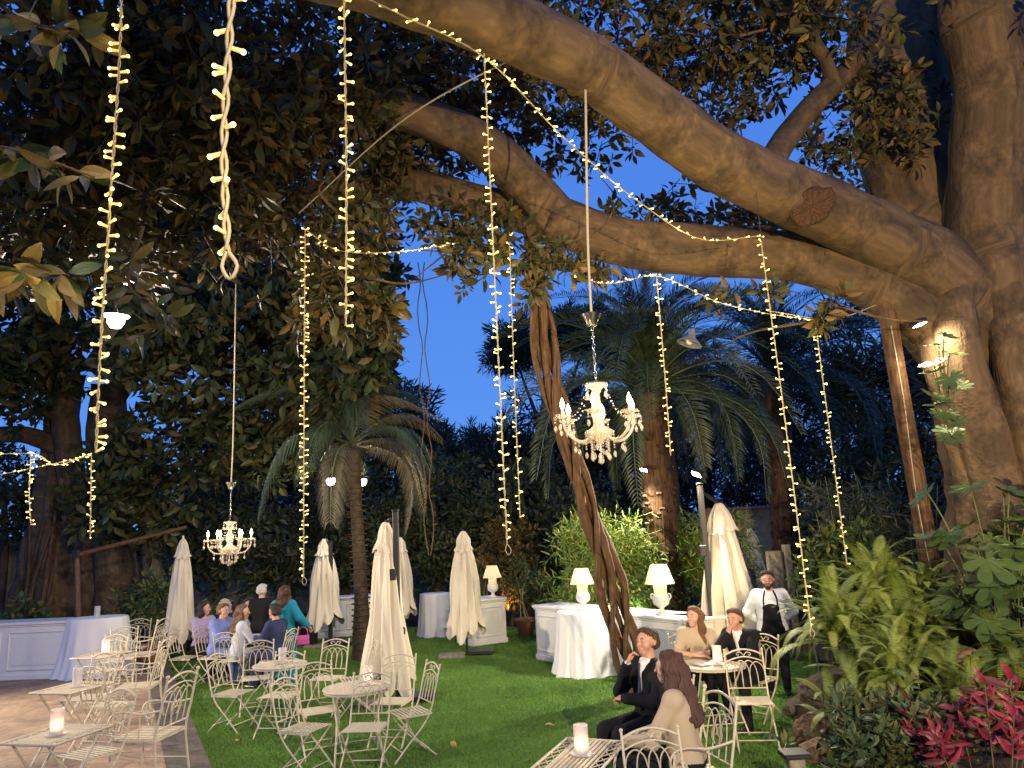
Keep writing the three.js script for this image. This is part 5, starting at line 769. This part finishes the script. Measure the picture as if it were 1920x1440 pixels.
// ---------------------------------------------------------------- chandeliers
function chandelier(label, x, y, z, s, ropeTop) {
  const t = thing('chandelier', label, 'chandelier', [x, y, z], 0.3, 'crystal chandeliers hung in the trees'); t.scale.setScalar(s);
  const rt = V((ropeTop[0] - x) / s, (ropeTop[1] - y) / s, (ropeTop[2] - z) / s).applyAxisAngle(V(0, 1, 0), -0.3);
  part('rope', bent([[0, 0.86, 0], [0.01, 1.4, 0], rt], 0.011, 20, 6), M.rope, t);
  part('cup', lathe([[0.012, 0.76], [0.04, 0.765], [0.06, 0.82], [0.085, 0.86], [0.08, 0.862], [0.055, 0.825], [0.03, 0.78]], 16), M.chrome, t);
  for (let i = 0; i < 13; i++) part('chain_link', new THREE.TorusGeometry(0.016, 0.0035, 5, 10).scale(0.7, 1.35, 1).rotateY(i % 2 ? PI / 2 : 0).translate(0, 0.3 + i * 0.037, 0), M.chrome, t);
  part('stem', lathe([[0.001, -0.2], [0.03, -0.19], [0.05, -0.15], [0.11, -0.13], [0.12, -0.1], [0.05, -0.06], [0.035, -0.02], [0.06, 0.03], [0.055, 0.08], [0.028, 0.13], [0.022, 0.2], [0.04, 0.24], [0.09, 0.27], [0.095, 0.285], [0.02, 0.29], [0.001, 0.29]], 18), M.crystal, t);
  const bead = (list, x0, y0, z0, n, drop) => { for (let k = 0; k < n; k++) list.push(new THREE.OctahedronGeometry(0.0085, 1).translate(x0, y0 - k * 0.02, z0)); list.push(lathe([[0.001, -0.055], [0.013, -0.04], [0.015, -0.025], [0.006, -0.004], [0.001, 0]], 8).translate(x0, y0 - n * 0.02 - drop, z0)); };
  for (let i = 0; i < 6; i++) {
    const a = (i / 6) * 2 * PI, c = Math.cos(a), q = Math.sin(a), P = (r, yy) => [c * r, yy, q * r], R = 0.3;
    const arm = part('arm', bent([P(0.05, -0.1), P(0.12, -0.17), P(0.21, -0.16), P(0.285, -0.08), P(R, 0.0)], 0.012, 20, 7), M.crystal, t);
    part('drip_pan', lathe([[0.012, 0], [0.03, 0.004], [0.062, 0.028], [0.066, 0.034], [0.06, 0.032], [0.02, 0.012]], 16).translate(c * R, 0.0, q * R), M.crystal, arm);
    part('candle_sleeve', new THREE.CylinderGeometry(0.012, 0.012, 0.075, 10).translate(c * R, 0.045, q * R), M.wax, arm);
    part('bulb', lathe([[0.001, 0], [0.013, 0.005], [0.02, 0.028], [0.014, 0.055], [0.005, 0.078], [0.001, 0.088]], 10).translate(c * R, 0.082, q * R), M.bulb, arm);
    lampLight(c * R, 0.115, q * R, [1, 0.76, 0.47], 0.42 * s, 1, t);
    const strands = []; for (const [dr, da] of [[0.055, 0.1], [0.05, -0.14], [-0.045, 0]]) bead(strands, Math.cos(a + da) * (R + dr), 0.018, Math.sin(a + da) * (R + dr), 3, 0.003); bead(strands, c * 0.21, -0.17, q * 0.21, 2, 0.002); part('crystal_strand', merge(strands), M.crystal, arm);
    const low = []; bead(low, Math.cos(a + 0.5) * 0.11, -0.13, Math.sin(a + 0.5) * 0.11, 6, 0.004); bead(low, Math.cos(a) * 0.075, -0.15, Math.sin(a) * 0.075, 6, 0.004); bead(low, c * 0.085, 0.26, q * 0.085, 2, 0.002); part('crystal_strand', merge(low), M.crystal, t);
    part('crystal_garland', merge(Array.from({ length: 9 }, (_, k) => { const u = (k + 0.5) / 9, r = lerp(0.08, R - 0.03, u); return new THREE.OctahedronGeometry(0.008, 1).translate(c * r, lerp(0.26, 0.03, u) - 0.09 * Math.sin(PI * u), q * r); })), M.crystal, t);
  }
  part('finial', new THREE.SphereGeometry(0.026, 10, 8).translate(0, -0.33, 0), M.crystal, t); part('finial', rod([0, -0.2, 0], [0, -0.31, 0], 0.005), M.chrome, t);
}
chandelier('large crystal chandelier glowing in front of the date palm', 0.725, 3.2, -6.33, 1.08, [0.8, 6.25, -6.2]);
chandelier('smaller crystal chandelier above the seated guests on the left', -4.26, 2.34, -11.2, 1.0, [-4.05, 7.4, -10.6]);
// ---------------------------------------------------------------- lamps
function flood(label, x, y, z, aim, cd, color, angle, face = 14, tilt = 1) {
  const t = thing('flood_lamp', label, 'lamp', [x, y, z], 0, 'garden flood lamps'), d = V(aim[0] - x, aim[1] - y, aim[2] - z).normalize(), q = new THREE.Quaternion().setFromUnitVectors(V(0, 0, 1), d), g = (geo) => geo.applyQuaternion(q);
  part('housing', g(cbox(0.16, 0.12, 0.06, 0, 0, -0.035, 0.012)), M.darkMetal, t); part('glass', g(box(0.135, 0.095, 0.006, 0, 0, 0.0)), glow(color, face), t); part('bracket', g(bent([[-0.085, 0, -0.03], [-0.085, -0.09, -0.03], [0.085, -0.09, -0.03], [0.085, 0, -0.03]], 0.007, 16, 5)), M.darkMetal, t);
  const l = new THREE.SpotLight(lin(...color), cd, 0, angle, 0.6, 2); l.position.set(d.x * 0.03, d.y * 0.03, d.z * 0.03); l.target.position.set(d.x * 3, d.y * 3, d.z * 3); l.castShadow = true; l.shadow.radius = 2.5; t.add(l, l.target); return t;
}
flood('flood lamp strapped high on the date palm trunk', 2.58, 3.38, -15.2, [1.0, 0.4, -13.8], 60, [1, 0.88, 0.66], 1.45, 40);
flood('flood lamp on top of the dark parasol mast', 2.7, 3.0, -11.3, [0.2, 0, -10.2], 80, [1, 0.87, 0.64], 1.35, 40);
flood('flood lamp on the fig trunk above the split leaves', 4.93, 4.5, -8.72, [5.3, 3.4, -8.55], 16, [1, 0.84, 0.55], 1.5, 40);
flood('added unseen lamp behind the bar aimed up at the bamboo', 2.0, 0.35, -14.6, [2.2, 1.8, -15.8], 14, [1, 0.92, 0.6], 1.4, 6);  // additional spot, put in only to brighten the bamboo
flood('amber lamp under the shrub at the end of the light string', -0.5, 0.3, -18.8, [-0.3, 2, -19.6], 7, [1, 0.55, 0.14], 1.2, 6);
flood('flood lamp on the house front behind the camera, over the lawn', 2.4, 4.6, 3.2, [0.5, 0.2, -8.8], 330, [1, 0.8, 0.54], 0.62);
flood('second flood lamp on the house front, aimed up at the limbs', 3.6, 2.6, 2.2, [4.3, 5.2, -8.6], 430, [1, 0.74, 0.42], 0.66);
flood('flood lamp beyond the left picture edge raking across the patio', -11.6, 2.6, -10.6, [-4, 0.3, -9.8], 300, [1, 0.84, 0.6], 0.75);
function globeLamp(label, x, y, z, cd, s = 1) {
  const t = thing('globe_lamp', label, 'lamp', [x, y, z], 0, 'hanging globe lamps'); t.scale.setScalar(s);
  part('shade', lathe([[0.02, 0.17], [0.03, 0.12], [0.06, 0.1], [0.15, 0.06], [0.155, 0.055], [0.06, 0.09], [0.02, 0.11]], 20), M.darkMetal, t); part('bulb', lathe([[0.001, -0.1], [0.06, -0.085], [0.095, -0.03], [0.1, 0.03], [0.085, 0.07], [0.001, 0.075]], 18), glow([1, 0.86, 0.72], 9), t);
  part('hook', bent([[0, 0.17, 0], [0, 0.35, 0], [0.02, 0.6, 0]], 0.008, 8, 5), M.darkMetal, t); lampLight(0, -0.01, 0, [1, 0.84, 0.68], cd, 4, t);
}
globeLamp('glowing globe lamp in the fig leaves at the left', -4.73, 5.0, -8.64, 48);
globeLamp('left one of the twin hanging lamps by the slender palm', -3.98, 3.52, -16.07, 9);
globeLamp('twin hanging lamp just right of the slender palm trunk', -3.28, 3.47, -16.0, 9, 0.9);
{
  const t = thing('dish_lamp', 'unlit metal dish lamp hanging in front of the date palm', 'lamp', [2.4, 4.66, -9.73]);
  t.rotation.z = -0.35; part('shade', lathe([[0.02, 0.2], [0.04, 0.14], [0.06, 0.08], [0.15, 0.0], [0.17, -0.02], [0.165, -0.022], [0.05, 0.06]], 22), std([0.35, 0.34, 0.32], 0.4, { metalness: 0.5 }), t); part('bulb', new THREE.SphereGeometry(0.05, 12, 8).translate(0, 0.02, 0), M.wax, t); part('cable', bent([[0, 0.2, 0], [0.06, 0.6, 0], [0.25, 1.1, 0]], 0.006, 8, 5), M.darkMetal, t);
}
// ---------------------------------------------------------------- planting on the right
function fernGeo(len, arch) {
  const pos = [], col = [], n = 48, pt = (t) => V(len * t * (1 - 0.18 * t * arch), len * (0.75 * t * (1 - 0.45 * t) - 0.42 * arch * t * t * t), 0);
  for (let i = 1; i < n; i++) for (const s of [-1, 1]) { const t = i / n, p = pt(t), q = pt(Math.min(1, t + 0.02)), T2 = q.sub(p).normalize(), l = len * 0.105 * Math.pow(Math.sin(PI * Math.min(1, 0.12 + t * 0.88)), 0.7), e = p.clone().addScaledVector(T2, l * 0.3).add(V(0, -l * 0.22 + 0.01, s * l)), w = T2.clone().multiplyScalar(len * 0.0068), m = p.clone().lerp(e, 0.5), k = rr(0.75, 1.25); pos.push(...p.clone().sub(w).toArray(), ...m.clone().add(w).toArray(), ...m.clone().sub(w).toArray(), ...p.clone().sub(w).toArray(), ...p.clone().add(w).toArray(), ...m.clone().add(w).toArray(), ...m.clone().sub(w).toArray(), ...m.clone().add(w).toArray(), ...e.toArray()); for (let j = 0; j < 9; j++) col.push(k, k, k * 0.9); }
  const r = sweep([0, 0.3, 0.65, 1].map(pt), [0.006, 0.005, 0.004, 0.002], { n: 10, rad: 4 }); r.setAttribute('color', new THREE.BufferAttribute(new Float32Array(r.attributes.position.count * 3).fill(0.8), 3)); return merge([raw(pos, undefined, col), r]);
}
const fernF = [fernGeo(0.85, 0.8), fernGeo(0.75, 1.2), fernGeo(0.9, 0.5), fernGeo(0.65, 1.5)], fernM = [[0.15, 0.2, 0.03], [0.12, 0.17, 0.028], [0.18, 0.22, 0.038]].map((c) => phys(c, 0.65, { vertexColors: true }));
function fern(label, x, y, z, s, n) {
  const t = thing('fern', label, 'fern', [x, 0, z], 0, 'ferns in the bed under the great fig');
  for (let i = 0; i < n; i++) { const u = i / n, o = shadow(new THREE.Mesh(fernF[i % 4], fernM[(i * 5) % 3])); o.name = 'frond'; o.position.set(rr(-0.12, 0.12), y + rr(-0.1, 0.1), rr(-0.12, 0.12)); o.rotateY(i * 2.399 + rr(-0.3, 0.3)); o.rotateZ(lerp(-0.55, 0.95, u) + rr(-0.15, 0.15)); o.scale.setScalar(s * rr(0.8, 1.15)); t.add(o); }
}
fern('tall fern at the top of the bank under the string light ends', 4.35, 1.25, -9.5, 1.05, 69);
fern('fern spilling over the lawn edge beside the black cable', 3.55, 0.95, -8.85, 1.0, 66);
fern('fern in the middle of the bank', 4.25, 0.8, -8.8, 1.0, 63);
fern('fern low in the bank below the middle one', 3.85, 0.45, -8.4, 0.95, 54);
fern('fern at the right of the bank before the fig trunk', 5.05, 0.75, -9.0, 1.0, 60);
fern('fern at the right picture edge under the lobed leaves', 5.1, 0.55, -8.1, 1.0, 60);
fern('yellowish fern just above the red-leaved plant', 4.2, 0.45, -7.7, 0.85, 51);
fern('fern beside the rocks at the lawn corner', 3.3, 0.2, -8.3, 0.7, 39);
fern('small fern high in the bank against the timber prop', 4.75, 1.25, -9.25, 0.8, 48);
fern('small fern on the left flank of the bank', 3.85, 1.0, -9.15, 0.8, 48);
fern('small fern in the hollow between bank and red plant', 3.75, 0.7, -7.95, 0.75, 44);
// mound of soil with rocks
{
  const g = new THREE.SphereGeometry(1, 40, 20, 0, 2 * PI, 0, PI / 2), p = g.attributes.position; for (let i = 0; i < p.count; i++) { const x = p.getX(i), y = p.getY(i), z = p.getZ(i), n = 1 + 0.18 * fbm(x * 3, y * 3, z * 3) * 2; p.setXYZ(i, x * n * 1.9, y * n * 0.75, z * n * 1.35); } g.computeVertexNormals(); setting('planting_bed', g.translate(4.9, -0.05, -9.1), soil, 'raised soil bed under the ferns');
  const rock = (label, x, y, z, s, c) => { const r = new THREE.IcosahedronGeometry(1, 3), q = r.attributes.position; for (let i = 0; i < q.count; i++) { const v = V(q.getX(i), q.getY(i), q.getZ(i)), n = 1 + 0.5 * fbm(v.x * 1.4 + x * 7, v.y * 1.4, v.z * 1.4 + z) + 0.12 * fbm(v.x * 6, v.y * 6, v.z * 6 + x); q.setXYZ(i, v.x * n * s[0], v.y * n * s[1], v.z * n * s[2]); } r.computeVertexNormals(); tag(part('rock', r.translate(x, y, z), std(c, 0.95, { map: T.plaster, bumpMap: T.fine, bumpScale: 0.02 }), scene), label, 'rock', 'rocks edging the fern bed'); };
  rock('brown rock at the lawn corner under the black cable', 2.98, 0.14, -8.2, [0.26, 0.2, 0.2], [0.24, 0.15, 0.08]); rock('flat rock beside the low shrub at the bottom', 2.85, 0.06, -7.75, [0.26, 0.13, 0.2], [0.26, 0.17, 0.09]); rock('upright rock showing among the ferns', 3.65, 0.3, -8.0, [0.22, 0.34, 0.16], [0.2, 0.1, 0.055]); rock('pale rock under the ferns to the right', 4.6, 0.75, -8.3, [0.22, 0.13, 0.2], [0.3, 0.21, 0.12]);
  const t = thing('garden_lantern', 'small dark square lantern at the bottom right corner of the lawn', 'lantern', [2.26, 0, -6.9]);
  part('post', cbox(0.14, 0.3, 0.14, 0, 0.15, 0, 0.01), M.concrete, t); part('cap', cbox(0.22, 0.04, 0.22, 0, 0.32, 0, 0.01), M.darkMetal, t);
}
garden('shrub', 'low dark small-leaved shrub at the bottom beside the rocks', 'shrub', [2.75, 0, -7.1], 0.6, 0, [[0, 0.35, 0, 0.5, 0.32, 0.35, 70], [0.6, 0.4, -0.1, 0.45, 0.35, 0.35, 60]], broad, tnt(0.035, 0.06, 0.025), [0.45, 0.7]);
garden('shrub', 'low shrub between the bottom ferns and the red plant', 'shrub', [3.35, 0, -7.3], 0.6, 0, [[0, 0.3, 0, 0.45, 0.32, 0.35, 70]], broad, tnt(0.045, 0.075, 0.025), [0.5, 0.7]);
// red-leaved plant
{
  const t = thing('red_plant', 'red-leaved plant in the bottom right corner', 'plant', [3.85, 0, -6.9]), gs = [0, 1, 2].map((i) => leafTris(0.2, 0.055, 0.35, 0.25 + i * 0.2, 4)), ms = [[0.17, 0.014, 0.03], [0.12, 0.011, 0.024], [0.22, 0.024, 0.04], [0.07, 0.014, 0.02]].map((c) => phys(c, 0.5, { vertexColors: true }));
  for (let k = 0; k < 16; k++) {
    const x = rr(-0.55, 0.75), z = rr(-0.3, 0.35), h = rr(0.35, 0.75) + (Math.abs(x) < 0.25 ? 0.25 : 0); part('stem', bent([[x * 0.6, 0, z * 0.6], [x * 0.85, h * 0.6, z * 0.85], [x, h, z]], 0.006, 6, 5), M.bark, t);
    for (let i = 0; i < 15; i++) { const o = shadow(new THREE.Mesh(pick(gs), pick(ms))), u = 0.45 + (i / 15) * 0.58, d = V(Math.cos(i * 2.4), rr(-0.3, 0.9), Math.sin(i * 2.4)).normalize(); o.name = 'leaf'; o.position.set(x * (0.6 + 0.4 * u), h * u, z * (0.6 + 0.4 * u)); o.quaternion.setFromUnitVectors(V(0, 1, 0), d); o.scale.setScalar(rr(0.6, 1.1)); t.add(o); }
  }
}
// plant with big lobed leaves
function lobed(R, lobes, deep, holes) {
  const N = lobes * 8, pos = [], col = [], pt = (i) => { const a = -PI * 0.86 + (i / N) * PI * 1.72, l = Math.pow(Math.abs(Math.cos(((i / N) * lobes - 0.5 + 0.5) * PI + PI / 2)), 0.55), k = (deep + (1 - deep) * l) * (0.72 + 0.28 * Math.cos(a * 0.9)); return [Math.sin(a) * R * k, Math.cos(a) * R * k, 0.1 * R * l - 0.35 * R * k * k]; };
  for (let i = 0; i < N; i++) { const a = pt(i), b = pt(i + 1), m = (p, f) => [p[0] * f, p[1] * f, 0.02 * R * (1 - f) + p[2] * f * f]; pos.push(0, 0, 0, ...m(b, 0.5), ...m(a, 0.5), ...m(a, 0.5), ...m(b, 0.5), ...b, ...m(a, 0.5), ...b, ...a); for (let j = 0; j < 9; j++) { const k = 1; col.push(k, k, k); } }
  return raw(pos, undefined, col);
}
function lobedPlant(name, label, base, R, list, cols, lobes, deep) {
  const t = thing(name, label, 'plant', base), gs = [lobed(R, lobes, deep), lobed(R * 0.8, lobes, deep * 0.9), lobed(R * 1.15, lobes, deep)], ms = cols.map((c) => phys(c, 0.45, { vertexColors: true, bumpMap: T.cloudy, bumpScale: 0.003 }));
  for (const [x, y, z, yaw, droop] of list) { const o = shadow(new THREE.Mesh(pick(gs), pick(ms))); o.name = 'leaf'; o.position.set(x, y, z); o.rotation.set(0, yaw, 0); o.rotateX(droop); o.rotateZ(rr(-0.5, 0.5)); o.scale.setScalar(rr(0.8, 1.1)); t.add(o); part('stalk', bent([[x * 0.3, y * 0.35, z * 0.3], [x * 0.75, y * 0.85, z * 0.6], [x, y, z]], 0.008, 8, 5), std([0.12, 0.14, 0.05], 0.6), t); }
}
lobedPlant('broadleaf_plant', 'tall plant with large lobed leaves before the fig trunk', [5.15, 0, -8.3], 0.3, Array.from({ length: 84 }, (_, i) => { const u = rnd(), a = rr(-2.6, 2.6); return [Math.sin(a) * rr(0.1, 0.75), 0.8 + u * 1.75, Math.cos(a) * rr(0.05, 0.5), a + rr(-0.5, 0.5), rr(1.7, 2.6)]; }), [[0.06, 0.1, 0.025], [0.045, 0.08, 0.022], [0.09, 0.13, 0.03]], 7, 0.4);
lobedPlant('climbing_plant', 'split-leaved climber lit up under the trunk flood lamp', [5.0, 3.1, -8.6], 0.22, Array.from({ length: 13 }, (_, i) => [rr(-0.18, 0.12), 1.2 - i * 0.1, rr(0, 0.15), rr(-0.9, 0.5), rr(1.9, 2.8)]), [[0.1, 0.14, 0.045], [0.07, 0.11, 0.035]], 9, 0.5);
// fallen leaves on the lawn
[['fallen yellow leaf on the lawn by the kerb', -3.4, -9.3], ['fallen leaf on the lawn near the picture bottom', -2.9, -8.2], ['fallen yellow leaf right of the front lawn table', -0.85, -8.9], ['fallen leaf in the middle of the lawn', 0.2, -9.4], ['fallen brown leaf left of the front chair', -2.75, -7.9]].forEach(([l, x, z], i) => { const o = part('fallen_leaf', leafTris(0.17, 0.07, 0.3, 0.4, 5), phys([[0.4, 0.26, 0.06], [0.3, 0.18, 0.06]][i % 2], 0.6, { vertexColors: true }), scene); o.position.set(x, 0.045, z); o.rotation.set(-PI / 2 + 0.2, 0, i * 1.7); tag(o, l, 'leaf', 'fallen leaves on the lawn'); });
renderer.render(scene, camera);
